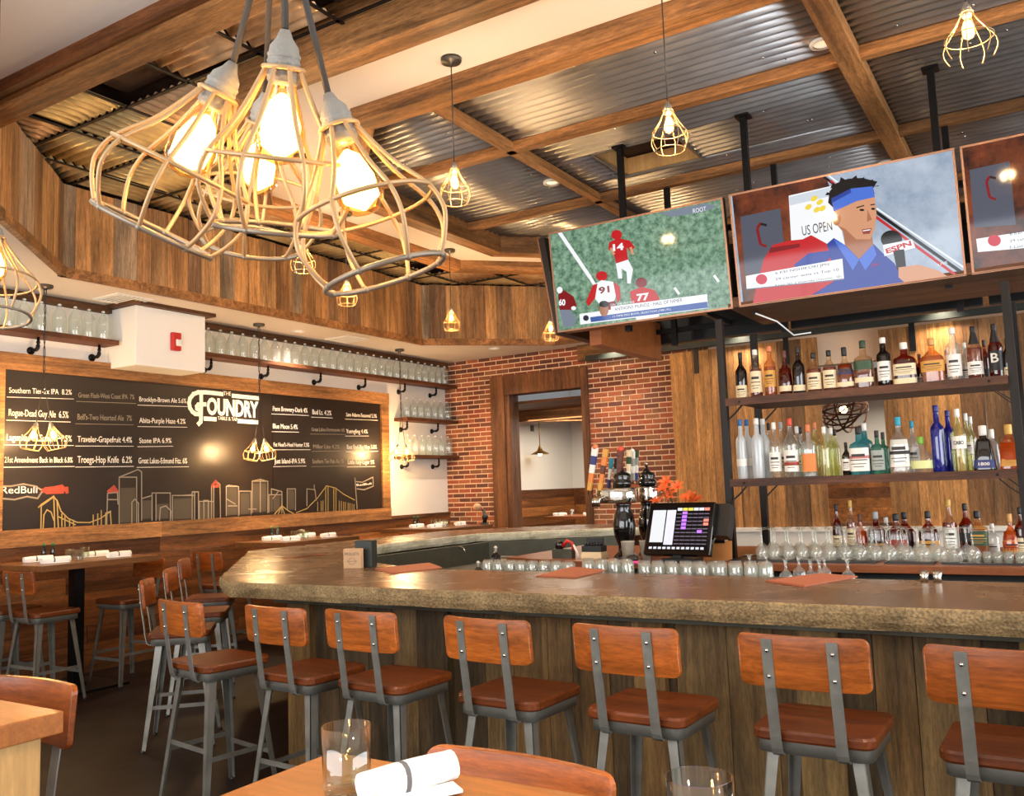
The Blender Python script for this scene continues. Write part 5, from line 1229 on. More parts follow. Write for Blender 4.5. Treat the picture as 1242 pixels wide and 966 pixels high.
# ================================================================ BACK BAR
CT = 1.0                                        # back counter height
YS = 6.10                                       # front posts of the shelf rack
bc = thing('back_counter', 'red-brown wood back counter under the liquor shelves, with a black shelf below', 'counter', (-1.2, 6.5, 0))
b = MB(); b.prism([(-2.62, -.5), (-1.9, -.72), (2.7, -.72), (2.7, .8), (-2.62, .8)], CT-.045, CT); b.build('countertop', 'redwood', bc, bevel=.003)
b = MB(); b.box(-2.5, 2.7, -.5, .72, .06, CT-.05); b.box(-2.5, 2.7, -.54, -.5, .3, .34); b.build('cabinet_body', 'blackplastic', bc)
b = MB()
for k in range(5): b.box(-2.3+k*1.0, -1.36+k*1.0, -.515, -.5, .12, CT-.1)
b.build('cabinet_doors', 'darksteel', bc)
zt_, zm_ = on_y(1060, 470, YS).z, on_y(1060, 576, YS).z
PXL, PXR = on_y(881, 535, YS).x, on_y(1231, 480, YS).x
rack = thing('bottle_rack', 'tall black steel and dark wood rack holding the liquor bottles', 'shelf rack', ((PXL+PXR)/2, YS, CT))
hx = (PXR-PXL)/2
for sx in (-1, 1):
    for dy in (0, .82):
        b = MB(); b.box(sx*hx-.024, sx*hx+.024, dy-.024, dy+.024, 0, 2.69-CT); b.build('post', 'blackpost', rack)
z_top = zt_-CT; z_mid = zm_-CT
for z in (z_top, z_mid):
    b = MB()
    for k in range(4): b.box(-hx+.026, hx-.026, -.03+k*.215, -.03+(k+1)*.215-.003, z-.022, z)
    b.box(-hx+.026, hx-.026, -.055, -.032, z-.05, z+.003)
    b.build('shelf_board', 'shelfwood', rack)
    b = MB()
    for sx in (-1, 1):
        x = sx*(hx-.026)
        b.ribbon([(x, -.0, z-.14), (x-sx*.05, -.0, z-.10), (x-sx*.12, -.0, z-.026)], .03, .006, (0, 1, 0)); b.ribbon([(x, .8, z-.14), (x-sx*.12, .8, z-.026)], .03, .006, (0, 1, 0))
        b.sphere((x-sx*.10, -.058, z-.025), .008, 8)
    b.build('corner_brackets', 'blackpost', rack)

# ---- bottles. kinds: profile of (radius, height) as fractions of body radius and total height
KINDS = {
 'round':   dict(p=[(.95, 0), (1, .02), (1, .55), (.93, .61), (.6, .68), (.34, .74), (.30, .90)], sq=2, asp=1),
 'slim':    dict(p=[(.95, 0), (1, .02), (1, .62), (.9, .67), (.42, .74), (.36, .92)], sq=2, asp=1),
 'square':  dict(p=[(.97, 0), (1, .02), (1, .58), (.9, .64), (.35, .70), (.30, .88)], sq=5, asp=.8),
 'flask':   dict(p=[(.97, 0), (1, .03), (1, .50), (.92, .58), (.5, .68), (.26, .74), (.25, .88)], sq=3.4, asp=.55),
 'squat':   dict(p=[(.9, 0), (1, .05), (1, .35), (.86, .5), (.5, .62), (.26, .70), (.26, .84)], sq=2.6, asp=.8),
 'trapez':  dict(p=[(1.0, 0), (1.02, .03), (.72, .62), (.6, .68), (.34, .72), (.32, .82)], sq=6, asp=.7),
 'bulge':   dict(p=[(.8, 0), (.9, .03), (1, .25), (.95, .45), (.55, .62), (.28, .70), (.27, .86)], sq=2, asp=1),
}
def bottle(x, y, z, h, r, kind, glass, lab, cap, label, group, label_text=None, lz=(.12, .48), caps=None, wide=False, lab2=None, tcol='ink'):
    K_ = KINDS[kind]; t = thing('liquor_bottle', label, 'bottle', (x, y, z), R(rnd(-6, 6)), group)
    prof = [(r*q, h*w_) for q, w_ in K_['p']]; seg = 20
    b = MB(); b.lathe([(.002, 0)]+prof, seg, 0, sq=K_['sq'], asp=K_['asp'], cap1=False, cap0=False); b.build('glass_body', glass, t)
    if glass in LIQ:
        b = MB(); zz = h*LIQ[glass][1]; ip = [(.002, .006)]+[(max(.003, q*.93), max(.006, w_)) for q, w_ in prof if w_ < zz]; lq = ip[-1][0]; ip.append((lq*.96, zz)); ip.append((.002, zz))
        b.lathe(ip, seg, 0, sq=K_['sq'], asp=K_['asp'], cap0=False, cap1=False); b.build('liquor', LIQ[glass][0], t)
    cr = prof[-1][0]*1.12; cz = prof[-1][1]
    b = MB(); b.lathe([(cr, cz-.012), (cr*1.03, cz), (cr*1.03, h*.985), (cr*.9, h)], 12); 
    if caps != 'none': b.build('cap', cap, t)
    def band(z0, z1, m, nm_, sc=1.012, half=1.25):
        b = MB(); n = 10; q = K_['sq']; P = []
        for k in range(n+1):
            a = -PI/2-half+2*half*k/n; c, d = math.cos(a), math.sin(a); f = 1.0 if q == 2 else 1/((abs(c)**q+abs(d)**q)**(1/q)); P.append((c*f, d*f*K_['asp']))
        def rad(zz):
            for (r0, w0), (r1, w1) in zip(prof, prof[1:]):
                if w0 <= zz <= w1: return r0+(r1-r0)*(zz-w0)/max(1e-6, w1-w0)
            return prof[0][0]
        ra, rb = rad(h*z0)*sc, rad(h*z1)*sc; b.add([(x_*ra, y_*ra, h*z0) for x_, y_ in P]+[(x_*rb, y_*rb, h*z1) for x_, y_ in P])
        for k in range(n): b.face((k, k+1, n+2+k, n+1+k), 0, True)
        return b.build(nm_, m, t)
    if lab: lb = band(lz[0], lz[1], lab, 'paper_label')
    if lab in ('l_cream', 'l_white', 'l_gold', 'l_grey', 'l_green') and lz[1]-lz[0] > .16 and not label_text:
        dz_ = lz[1]-lz[0]
        for a_, c_, hw_ in ((.62, .74, .62), (.46, .50, .8), (.30, .33, .7), (.18, .21, .5)): band(lz[0]+dz_*a_, lz[0]+dz_*c_, 'ink' if lab != 'l_green' else 'l_gold', 'label_print', 1.022, hw_)
    if lab2: band(lab2[0], lab2[1], lab2[2], 'paper_label', 1.02)
    if label_text:
        zc = h*((lz[0]+lz[1])/2)-h*.035; text('label_lettering', label_text[0], label_text[1], .03, r*label_text[2], h*label_text[3], .0003, t, frame_y((0, -r*K_['asp']*1.05-.001, zc), EX, EZ), align='CENTER', bold=.0005)
    return t
def gl(n, rgb, body=.06, bc=None, rough=.03): M[n] = glassy(n, rgb, body=body, bodycol=bc or rgb, rough=rough); return n
gl('g_clear', (244, 246, 244), .05, (235, 235, 230)); gl('g_amber', (240, 226, 204), .03); gl('g_green', (70, 110, 70), .3, (26, 40, 26)); gl('g_blue', (70, 90, 214), .35, (24, 36, 150)); gl('g_teal', (120, 196, 204), .3, (70, 150, 160)); gl('g_tealg', (120, 190, 170), .35, (60, 120, 106)); gl('g_pale', (236, 238, 200), .08, (226, 224, 170)); gl('g_frost', (226, 232, 236), .5, (220, 226, 230), .25); gl('g_dark', (80, 60, 50), .55, (24, 18, 16)); gl('g_gold', (236, 200, 140), .06); gl('g_red', (200, 120, 90), .2, (90, 24, 16)); gl('g_clearf', (232, 238, 240), .14, (230, 235, 235)); gl('g_orange', (236, 150, 70), .12)
def liquid(n, rgb, body, bc): M[n] = glassy(n, rgb, body=body, bodycol=bc, rough=.05, ior=1.2); return n
LIQ = {'g_amber': (liquid('whiskey', (206, 110, 48), .45, (150, 62, 22)), .60), 'g_gold': (liquid('gold_spirit', (226, 150, 64), .4, (206, 126, 46)), .60), 'g_red': (liquid('red_spirit', (150, 50, 30), .5, (104, 32, 20)), .6), 'g_orange': (liquid('orange_spirit', (226, 110, 40), .5, (196, 84, 24)), .6)}
def pl_(n, rgb, **k): M[n] = plain(n, rgb, **k); return n
for n_, c_ in dict(l_cream=(226, 208, 170), l_white=(230, 228, 220), l_gold=(206, 150, 60), l_green=(40, 70, 40), l_blue=(44, 52, 110), l_black=(24, 22, 24), l_orange=(216, 128, 56), l_grey=(150, 158, 150), l_red=(160, 50, 36), c_black=(22, 20, 22), c_cork=(206, 150, 88), c_white=(226, 224, 216), c_blue=(50, 110, 170), c_silver=(160, 160, 156), c_gold=(206, 160, 76), c_red=(200, 70, 44), c_teal=(40, 150, 176), c_green=(120, 170, 60), c_brown=(90, 44, 28), c_copper=(206, 118, 70), ink=(44, 36, 34)).items(): pl_(n_, c_, rough=.5)
GT, GM, GB = 'bottles on the top rack shelf', 'bottles on the middle rack shelf', 'bottles on the back counter'
def Z8(x): return 870+x/3.339
def row(items, shelf_z, group, where, base_y, Yd=YS+.12, off=870, sc=3.339, oy=380):
    for it in items:
        cx, w_, top, bot, kind, glass, lab, cap, desc = it[:9]; kw = it[9] if len(it) > 9 else {}; kw = dict(kw); y = Yd+kw.pop('dy', 0)
        px_, pt, pb_ = off+cx/sc, oy+top/sc, oy+bot/sc
        x = on_y(px_, pb_, y).x; dep = (Vector((x, y, shelf_z))-CAMP).dot(fw); h = (on_y(px_, pt, y).z-shelf_z)
        if kw.get('dyy'): pass
        kw.pop('dyy', None); r = w_/sc/F_PX*dep/2*.96
        bottle(x, y, shelf_z, h, r, kind, glass, lab, cap, desc+' '+where, group, **kw)
top = [
 (102, 50, 160, 340, 'round', 'g_dark', 'l_cream', 'c_black', 'dark bottle with a low cream label, leftmost', dict(lz=(.03, .30))),
 (162, 52, 147, 335, 'slim', 'g_amber', 'l_cream', 'c_white', 'amber bottle with a cream label and white cap, second from left', dict(lz=(.12, .55))),
 (220, 50, 133, 330, 'slim', 'g_gold', 'l_gold', 'c_copper', 'slim golden bottle with a copper cap, third from left', dict(lz=(.2, .52))),
 (280, 58, 150, 325, 'bulge', 'g_red', 'l_cream', 'c_brown', 'red-brown rounded bottle with a small low cream label', dict(lz=(.10, .22))),
 (335, 52, 135, 318, 'round', 'g_dark', 'l_cream', 'c_black', 'black-green bottle with a thin low cream label', dict(lz=(.08, .2))),
 (397, 60, 160, 312, 'round', 'g_amber', 'l_cream', 'c_black', 'amber bottle with a large cream label, sixth from left', dict(lz=(.1, .5))),
 (460, 57, 150, 308, 'round', 'g_amber', 'l_cream', 'c_black', 'amber bottle with a large cream label, beside the blue-labelled one', dict(lz=(.1, .52))),
 (523, 72, 137, 305, 'squat', 'g_amber', 'l_cream', 'c_black', 'broad amber bottle with a navy label', dict(lz=(.1, .2), lab2=(.38, .56, 'l_blue'))),
 (600, 74, 110, 300, 'square', 'g_amber', 'l_cream', 'c_green2', 'broad amber bottle with a dark green label', dict(lz=(.14, .24), lab2=(.40, .58, 'l_green'))),
 (682, 58, 98, 290, 'slim', 'g_dark', 'l_white', 'c_white', 'black bottle with a white label and white cap', dict(lz=(.14, .52))),
 (765, 88, 118, 280, 'square', 'g_red', 'l_cream', 'c_white', 'broad bottle with cream labels showing a running horse', dict(lz=(.24, .50), lab2=(.04, .17, 'l_cream'), label_text=None)),
 (878, 92, 100, 275, 'flask', 'g_gold', 'l_gold', 'c_cork', 'broad golden flask bottle with an orange-gold label and cork', dict(lz=(.26, .50))),
 (965, 60, 58, 262, 'slim', 'g_clearf', 'l_white', 'c_white', 'tall pale clear bottle with a slim white label', dict(lz=(.1, .5))),
 (1050, 62, 52, 258, 'round', 'g_amber', 'l_white', 'c_black', 'tall amber bottle with a white label and long black neck', dict(lz=(.1, .34), lab2=(.66, .9, 'c_black'))),
 (1135, 58, 42, 250, 'round', 'g_red', 'l_black', 'c_black', 'dark red bottle with a black label lettered B', dict(lz=(.14, .50), label_text=('B', 'l_white', 1.0, .17), lab2=(.66, .9, 'c_black'))),
 (1182, 40, 100, 245, 'round', 'g_dark', 'l_cream', 'c_black', 'small dark bottle with a low cream label, rightmost by the post', dict(lz=(.04, .26))),
 (825, 40, 165, 272, 'round', 'g_red', 'l_white', 'c_brown', 'half-hidden red bottle behind the horse label bottle', dict(lz=(.1, .3), dy=.13)),
 (935, 34, 150, 262, 'round', 'g_amber', 'l_cream', 'c_red', 'half-hidden amber bottle with a red cap behind the golden flask', dict(lz=(.1, .3), dy=.13)),
 (1010, 44, 118, 258, 'round', 'g_clearf', 'l_white', 'c_white', 'half-hidden clear bottle behind the tall amber one', dict(lz=(.1, .4), dy=.13)),
 (1090, 38, 108, 252, 'round', 'g_red', 'l_black', 'c_black', 'half-hidden dark red bottle left of the B bottle', dict(lz=(.1, .3), dy=.13)),
 (568, 34, 230, 303, 'round', 'g_amber', 'l_cream', 'c_black', 'half-hidden small bottle between the navy and green labels', dict(lz=(.1, .5), dy=.13)),
]
row(top, zt_, GT, 'on the top shelf', 0)
mid = [
 (104, 44, 430, 655, 'slim', 'g_frost', 'l_white', 'c_blue', 'frosted bottle with a bright blue cap, leftmost', dict(lz=(.22, .34))),
 (130, 44, 430, 650, 'slim', 'g_frost', 'l_white', 'c_blue', 'frosted blue-capped bottle just behind the leftmost', dict(lz=(.22, .34), dy=.13)),
 (170, 52, 425, 655, 'slim', 'g_frost', None, 'c_white', 'plain frosted bottle with a white cap, left of the clear ones'),
 (196, 50, 427, 650, 'slim', 'g_frost', None, 'c_white', 'plain frosted bottle with a white cap, in the second line', dict(dy=.13)),
 (240, 52, 442, 648, 'round', 'g_clear', 'l_white', 'c_white', 'clear bottle with a tall white label and white cap', dict(lz=(.12, .46))),
 (268, 50, 440, 642, 'round', 'g_clear', 'l_white', 'c_silver', 'clear bottle with a silver cap, second line', dict(lz=(.12, .46), dy=.13)),
 (218, 40, 445, 640, 'round', 'g_clear', 'l_grey', 'c_black', 'clear bottle with a grey label, deep behind the white-capped one', dict(lz=(.12, .46), dy=.27)),
 (305, 62, 425, 645, 'round', 'g_clear', 'l_white', 'c_red', 'clear bottle with a red cap and white label', dict(lz=(.1, .46), lab2=(.2, .26, 'l_red'))),
 (332, 46, 458, 640, 'round', 'g_clear', 'l_white', 'c_white', 'clear bottle half hidden right of the red-capped one', dict(lz=(.1, .4), dy=.13)),
 (348, 40, 462, 640, 'round', 'g_clearf', 'l_grey', 'c_black', 'clear bottle deep behind, near the orange label', dict(lz=(.1, .4), dy=.27)),
 (378, 58, 450, 643, 'square', 'g_clearf', 'l_orange', 'c_copper', 'clear bottle with a round orange label and copper cap', dict(lz=(.1, .44))),
 (405, 48, 442, 640, 'round', 'g_pale', None, 'c_copper', 'pale bottle with a copper cap, second line', dict(dy=.13)),
 (442, 48, 460, 640, 'round', 'g_pale', None, 'c_white', 'pale yellow-green bottle with a white cap'),
 (470, 48, 464, 638, 'round', 'g_pale', None, 'c_white', 'pale yellow-green bottle with a white cap, second line', dict(dy=.13)),
 (485, 40, 470, 636, 'round', 'g_pale', None, 'c_black', 'pale yellow bottle with a dark cap, deep behind', dict(dy=.27)),
 (527, 38, 523, 636, 'round', 'g_dark', 'l_white', 'c_black', 'small dark bottle with a white label', dict(lz=(.15, .5))),
 (583, 78, 460, 636, 'square', 'g_teal', 'l_white', 'c_black', 'square pale-blue bottle with a white label', dict(lz=(.08, .56), lab2=(.34, .40, 'l_red2'))),
 (606, 60, 445, 630, 'square', 'g_teal', None, 'c_white', 'square pale-blue bottle behind its twin', dict(dy=.13)),
 (655, 52, 475, 632, 'square', 'g_tealg', 'l_grey', 'c_black', 'green-blue bottle with a tall grey label', dict(lz=(.1, .55))),
 (680, 44, 482, 630, 'square', 'g_tealg', None, 'c_black', 'green-blue bottle in the second line', dict(dy=.13)),
 (745, 82, 420, 632, 'flask', 'g_clear', 'l_white', 'c_teal', 'broad clear bottle with a teal cap and oval label', dict(lz=(.12, .60), lab2=(.34, .40, 'l_black'))),
 (800, 48, 436, 620, 'round', 'g_clearf', 'l_white', 'c_teal', 'clear bottle with a teal cap behind the broad one', dict(lz=(.1, .5), dy=.13)),
 (832, 86, 500, 626, 'squat', 'g_clear', 'l_pale', 'c_green', 'squat clear round bottle with a green stopper', dict(lz=(.12, .34))),
 (903, 56, 372, 626, 'slim', 'g_blue', None, 'c_blue2', 'tall cobalt blue bottle, the nearest of two'),
 (948, 46, 393, 620, 'slim', 'g_blue', None, 'c_blue2', 'tall cobalt blue bottle, the one behind', dict(dy=.13)),
 (988, 60, 386, 622, 'round', 'g_pale', 'l_white', 'c_white', 'pale bottle lettered CABO, beside the blue ones', dict(lz=(.36, .56), label_text=('CABO', 'l_black', 1.3, .06))),
 (1022, 44, 405, 616, 'round', 'g_pale', 'l_white', 'c_white', 'tall pale bottle with a white cap, second line', dict(lz=(.3, .5), dy=.13)),
 (1040, 40, 418, 612, 'round', 'g_pale', None, 'c_white', 'pale bottle deep behind, near the dark slanted one', dict(dy=.27)),
 (1086, 84, 455, 616, 'trapez', 'g_dark', 'l_blue', 'c_white', 'dark slanted bottle with a white cap, lettered 1800', dict(lz=(.06, .24), label_text=('1800', 'l_white', 1.0, .07), caps=None)),
 (1120, 60, 470, 612, 'trapez', 'g_clearf', None, 'c_white', 'clear slanted bottle behind the dark one', dict(dy=.13)),
 (1190, 82, 450, 614, 'trapez', 'g_orange', 'l_gold', 'c_gold', 'orange slanted bottle with a gold cap, lettered 1800', dict(lz=(.08, .28), label_text=('1800', 'l_gold', 1.0, .07))),
]
row(mid, zm_, GM, 'on the middle shelf', 0)
low = [
 (512, 40, 168, 350, 'round', 'g_red', 'l_cream', 'c_black', 'dark red bottle behind the wine glasses, leftmost', dict(lz=(.2, .4))),
 (568, 42, 152, 345, 'round', 'g_amber', 'l_cream', 'c_gold', 'amber bottle with a cream label and tall golden cap', dict(lz=(.2, .5))),
 (603, 52, 208, 345, 'bulge', 'g_orange', None, 'c_brown', 'rounded orange bottle between two taller ones'),
 (665, 66, 198, 345, 'square', 'g_red', 'l_gold', 'c_silver', 'square dark red bottle with a silver cap', dict(lz=(.1, .3))),
 (705, 50, 220, 340, 'round', 'g_clear', 'l_white', 'c_white', 'clear bottle behind, beside the silver-capped one', dict(lz=(.1, .4), dy=.15)),
 (745, 84, 206, 345, 'flask', 'g_red', 'l_red', 'c_black', 'broad dark red bottle with a fat black cap', dict(lz=(.1, .4))),
 (778, 76, 200, 342, 'flask', 'g_red', None, 'c_black', 'broad dark red bottle with a fat black cap, second line', dict(dy=.14)),
 (872, 78, 196, 345, 'flask', 'g_red', 'l_gold', 'c_black', 'broad dark amber bottle behind the cone glasses', dict(lz=(.1, .36))),
 (957, 58, 150, 350, 'round', 'g_amber', 'l_white', 'c_gold', 'amber bottle with a white label and tall golden cap', dict(lz=(.16, .52))),
 (1022, 58, 165, 352, 'round', 'g_red', 'l_black', 'c_black', 'dark red bottle with a slanted black label', dict(lz=(.3, .46))),
 (1068, 72, 195, 355, 'square', 'g_gold', 'l_green', 'c_black', 'square amber bottle with a dark green label', dict(lz=(.26, .58))),
 (1122, 48, 245, 345, 'round', 'g_clear', 'l_white', 'c_white', 'small clear bottle by the green label', dict(lz=(.1, .4), dy=.1)),
 (1195, 66, 206, 350, 'squat', 'g_orange', 'l_gold', 'c_cork', 'round orange-brown bottle with a cork, rightmost', dict(lz=(.1, .4))),
 (1238, 50, 180, 350, 'round', 'g_red', 'l_cream', 'c_black', 'dark bottle cut by the right photo edge', dict(lz=(.1, .4))),
]
row(low, CT, GB, 'on the back counter', 0, Yd=6.42, off=860, sc=3.25, oy=560)

# ---- glasses
def clone_set(proto, spots, fmt, group, jit=.004, cat=None):
    for i, (x, y, z) in enumerate(spots):
        o = proto if i == 0 else dup(proto)
        o.location = (x+rnd(-jit, jit), y+rnd(-jit, jit), z); lb = fmt(i, x, y) if callable(fmt) else fmt
        tag(o, lb, cat or proto['category'], group)
def inverted_wine(r=.042, h=.20):
    t = thing('wine_glass', 'x', 'wine glass'); b = MB()
    b.lathe([(r*.78, 0), (r, h*.18), (r*.98, h*.28), (r*.7, h*.40), (.008, h*.48), (.0045, h*.56), (.004, h*.9), (.012, h*.975)], 14, cap0=False, cap1=False); b.build('bowl_and_stem', 'glass2', t)
    b = MB(); b.lathe([(.012, h*.975), (r*.86, h*.995), (r*.86, h), (.004, h)], 14, cap0=False, cap1=False); b.build('foot', 'glass2', t); return t
wg = inverted_wine(); sp = []
x = on_y(925, 655, 5.98).x
for rI, y in enumerate((5.97, 6.07, 6.17, 6.27)):
    n_ = [15, 14, 13, 10][rI]
    for k in range(n_): sp.append((x-.01+k*.0905+(.045 if rI % 2 else 0)-(.0 if rI < 2 else .05), y, CT+.012))
clone_set(wg, sp, lambda i, x_, y_: (lambda rr: 'upside-down wine glass on the back counter, %s row, %s' % (('front', 'second', 'third', 'back')[rr], nth(i-(0, 15, 29, 42)[rr], (15, 14, 13, 10)[rr])))(0 if i < 15 else 1 if i < 29 else 2 if i < 42 else 3), None)
for o in [o for o in bpy.data.objects if o.name.startswith('wine_glass')]: o['group'] = 'upside-down wine glasses, '+('front' if o.location.y < 6.02 else 'second' if o.location.y < 6.12 else 'third' if o.location.y < 6.22 else 'last')+' line'
def stem_glass(h, r, label, loc, prof=None, name='cocktail_glass', cat='glass'):
    t = thing(name, label, cat, loc); b = MB(); b.lathe(prof or [(r, 0), (r*.5, h*.3), (.006, h*.52), (.004, h*.9), (.012, h*.975)], 16, cap0=False, cap1=False); b.build('bowl_and_stem', 'glass2', t)
    b = MB(); b.lathe([(.012, h*.975), (r*.72, h*.995), (r*.72, h), (.004, h)], 16, cap0=False, cap1=False); b.build('foot', 'glass2', t); return t
for px_, l in ((1122, 'left of two upside-down cone-shaped cocktail glasses on the back counter'), (1150, 'right of two upside-down cone-shaped cocktail glasses on the back counter')): q = on_z(px_, 677, CT); stem_glass(.19, .062, l, (on_y(px_, 677, 5.99).x, 5.99, CT+.012))
# bar mats
for i, (x0, x1, l) in enumerate(((PXL+.03, -1.05, 'long black rubber bar mat under the wine glasses'), (-1.0, -.72, 'black rubber bar mat under the cone-shaped glasses'), (-.68, .1, 'black rubber bar mat with white lettering under the shot glasses'))):
    t = thing('bar_mat', l, 'bar mat', ((x0+x1)/2, 6.03, CT)); hw = (x1-x0)/2; b = MB(); b.box(-hw, hw, -.13, .28, 0, .006); b.box(-hw, hw, -.13, -.12, .006, .011); b.box(-hw, hw, .27, .28, .006, .011); b.box(-hw, -hw+.01, -.12, .27, .006, .011); b.box(hw-.01, hw, -.12, .27, .006, .011); b.build('mat', 'blackplastic', t)
    if i == 2: text('lettering', 'SKYY', 'chalk', .06, .12, .05, .0004, t, frame_y((-hw+.09, -.095, .0068), EX, EY))
def shot(r=.026, h=.06, m='glass2', name='shot_glass', cat='shot glass'):
    t = thing(name, 'x', cat); b = MB(); b.lathe([(.002, .004), (r*.82, .0), (r, h), (r*.88, h), (r*.7, .012), (.002, .012)], 12, cap0=False, cap1=False); b.build('cup', m, t); return t
sg = shot(); x0 = on_y(1183, 672, 5.96).x
sp = [(x0+k*.057, y, CT+.006) for y in (5.955, 6.02, 6.085) for k in range(6)]
clone_set(sg, sp, lambda i, x_, y_: 'small shot glass on the right bar mat, %s row, %s' % (['front', 'middle', 'back'][i//6], nth(i % 6, 6)), 'shot glasses at the right end of the back counter')
# small goblets, upside down, and rocks glasses on the steel ledge behind the near bar top
def rocks(r=.038, h=.10, m='glass2', name='rocks_glass', cat='glass'):
    t = thing(name, 'x', cat); b = MB(); b.lathe([(r*.98, 0), (r*.9, h*.8), (r*.84, h), (.003, h), (.003, h*.93), (r*.76, h*.9), (r*.82, h*.75), (r*.93, 0)], 12, cap0=False, cap1=False); b.build('tumbler', m, t); 
    b = MB()
    for k in range(10): a = 2*PI*k/10; b.tube([(r*.96*math.cos(a), r*.96*math.sin(a), .006), (r*.87*math.cos(a), r*.87*math.sin(a), h*.9)], .0022, 4)
    b.build('fluting', 'glassb', t); return t
rg = rocks(); sp = []
def ledge_spots(px0, px1, rows, y0, sy=.083, sx=.082, z=.93):
    out = []
    for rI in range(rows):
        y = y0+rI*sy; xa, xb = on_y(px0, 690, y).x, on_y(px1, 690, y).x; n_ = max(1, int((xb-xa)/sx)+1)
        out += [(xa+k*sx, y, z) for k in range(n_)]
    return out
for (a, c, rw, y0, zz, wh) in ((592, 694, 2, 4.66, 1.0, 'rocks glasses behind the left menu'), (714, 772, 3, 4.62, 1.012, 'rocks glasses before the register screen'), (782, 868, 3, 4.62, 1.004, 'rocks glasses right of the register screen'), (874, 940, 3, 4.62, 1.008, 'rocks glasses behind the right menu')):
    sp = ledge_spots(a, c, rw, y0, z=zz)
    if zz > .985: bb = MB(); bb.box(min(p[0] for p in sp)-.05, max(p[0] for p in sp)+.05, y0-.05, y0+.083*(rw-1)+.05, .98, zz); tag(bb.build('glass_tray', 'blackplastic'), 'low black tray under the upside-down %s' % wh, 'tray')
    pr_ = dup(rg) if a != 592 else rg
    clone_set(pr_, sp, lambda i, x_, y_: 'upside-down rocks glass %s, %s row, %s' % (wh.replace('rocks glasses ', ''), ('front', 'second', 'third')[i//(len(sp)//rw)] if i < len(sp)//rw*rw else 'back', nth(i % max(1, len(sp)//rw), len(sp)//rw)), wh)
def goblet(): return stem_glass(.135, .036, 'x', (0, 0, 0), prof=[(.030, 0), (.036, .03), (.030, .06), (.008, .08), (.006, .11), (.012, .131)], name='goblet', cat='goblet')
gb = goblet(); sp = [(on_y(p, 690, y).x, y+.08, .995) for p, y in ((905, 4.85), (925, 4.88), (948, 4.62), (965, 4.80), (978, 4.62), (996, 4.78), (990, 4.64), (1024, 4.66))]
clone_set(gb, sp[:-1], lambda i, x_, y_: 'short upside-down goblet behind the right menu, '+nth(i, 7), 'short goblets behind the right menu')
o = dup(gb, sp[-1]); tag(o, 'lone short upside-down goblet at the right end of the goblets', 'goblet'); del o['group']
bb = MB(); bb.box(sp[0][0]-.06, sp[-1][0]+.06, 4.62, 4.98, .98, .995); tag(bb.build('glass_tray', 'blackplastic'), 'black tray under the short goblets', 'tray')
for px_, l in ((1121, 'left of two small steel measuring cups at the far edge of the bar top'), (1137, 'right of two small steel measuring cups at the far edge of the bar top')):
    q = on_y(px_, 703, 4.33); t = thing('measuring_cup', l, 'cup', (q.x, 4.33, BT)); b = MB(); b.lathe([(.018, 0), (.016, .02), (.022, .048), (.019, .048), (.013, .02)], 12, cap0=True, cap1=False); b.build('cup', 'chrome', t)

# ---- register, taps, flowers and other things on the island's left end
reg = thing('register_screen', 'black touch-screen register with a lit grid of buttons, facing the camera', 'register', (on_y(824, 690, 5.72).x, 5.80, CT), R(-6)); reg.scale = (1.1, 1.1, 1.13)
b = MB(); b.prism([(-.11, -.08), (.11, -.08), (.09, .1), (-.09, .1)], 0, .03); b.build('base', 'blackplastic', reg, bevel=.004)
TT = Matrix.Translation((0, -.02, .20)) @ Matrix.Rotation(R(-22), 4, 'X')
b = MB(); b.box(-.03, .03, 0, .03, -.18, 0, T=TT); b.build('neck', 'blackplastic', reg)
b = MB(); b.box(-.225, .225, -.02, .025, -.165, .165, T=TT); b.build('housing', 'blackgloss', reg, bevel=.006)
b = MB(); b.box(.20, .30, .03, .11, -.03, .17, T=TT); b.build('card_reader', 'blackplastic', reg)
b = MB(); mats = ['scr_black', 'scr_white', 'scr_violet', 'scr_row', 'scr_orange2', 'scr_yel2', 'scr_lgrey']
def q_(x0, x1, z0, z1, m, e=0): i = b.add([TT @ Vector(p) for p in ((x0, -.0212-e, z0), (x1, -.0212-e, z0), (x1, -.0212-e, z1), (x0, -.0212-e, z1))]); b.face((i, i+1, i+2, i+3), m)
q_(-.2, .2, -.14, .14, 0); q_(-.192, -.10, -.09, .115, 1, .0004); q_(-.092, -.03, -.105, .115, 6, .0004)
for r_ in range(11):
    for c_ in range(6):
        z = .128-r_*.0235; m = 3
        if r_ == 0: m = 5 if c_ in (1, 2) else 4 if c_ == 5 else 6
        if c_ == 1 and 1 <= r_ <= 5: m = 2
        if r_ == 6 and c_ == 4: m = 2
        if c_ == 5 and r_ in (3, 4): m = 4
        if r_ > 9: continue
        q_(-.022+c_*.037, .011+c_*.037, z-.018, z-.012 if m == 3 else z, m, .0004)
for c_ in range(12): q_(-.19+c_*.032, -.168+c_*.032, -.132, -.118, 6, .0004)
b.build('lit_display', mats, reg)
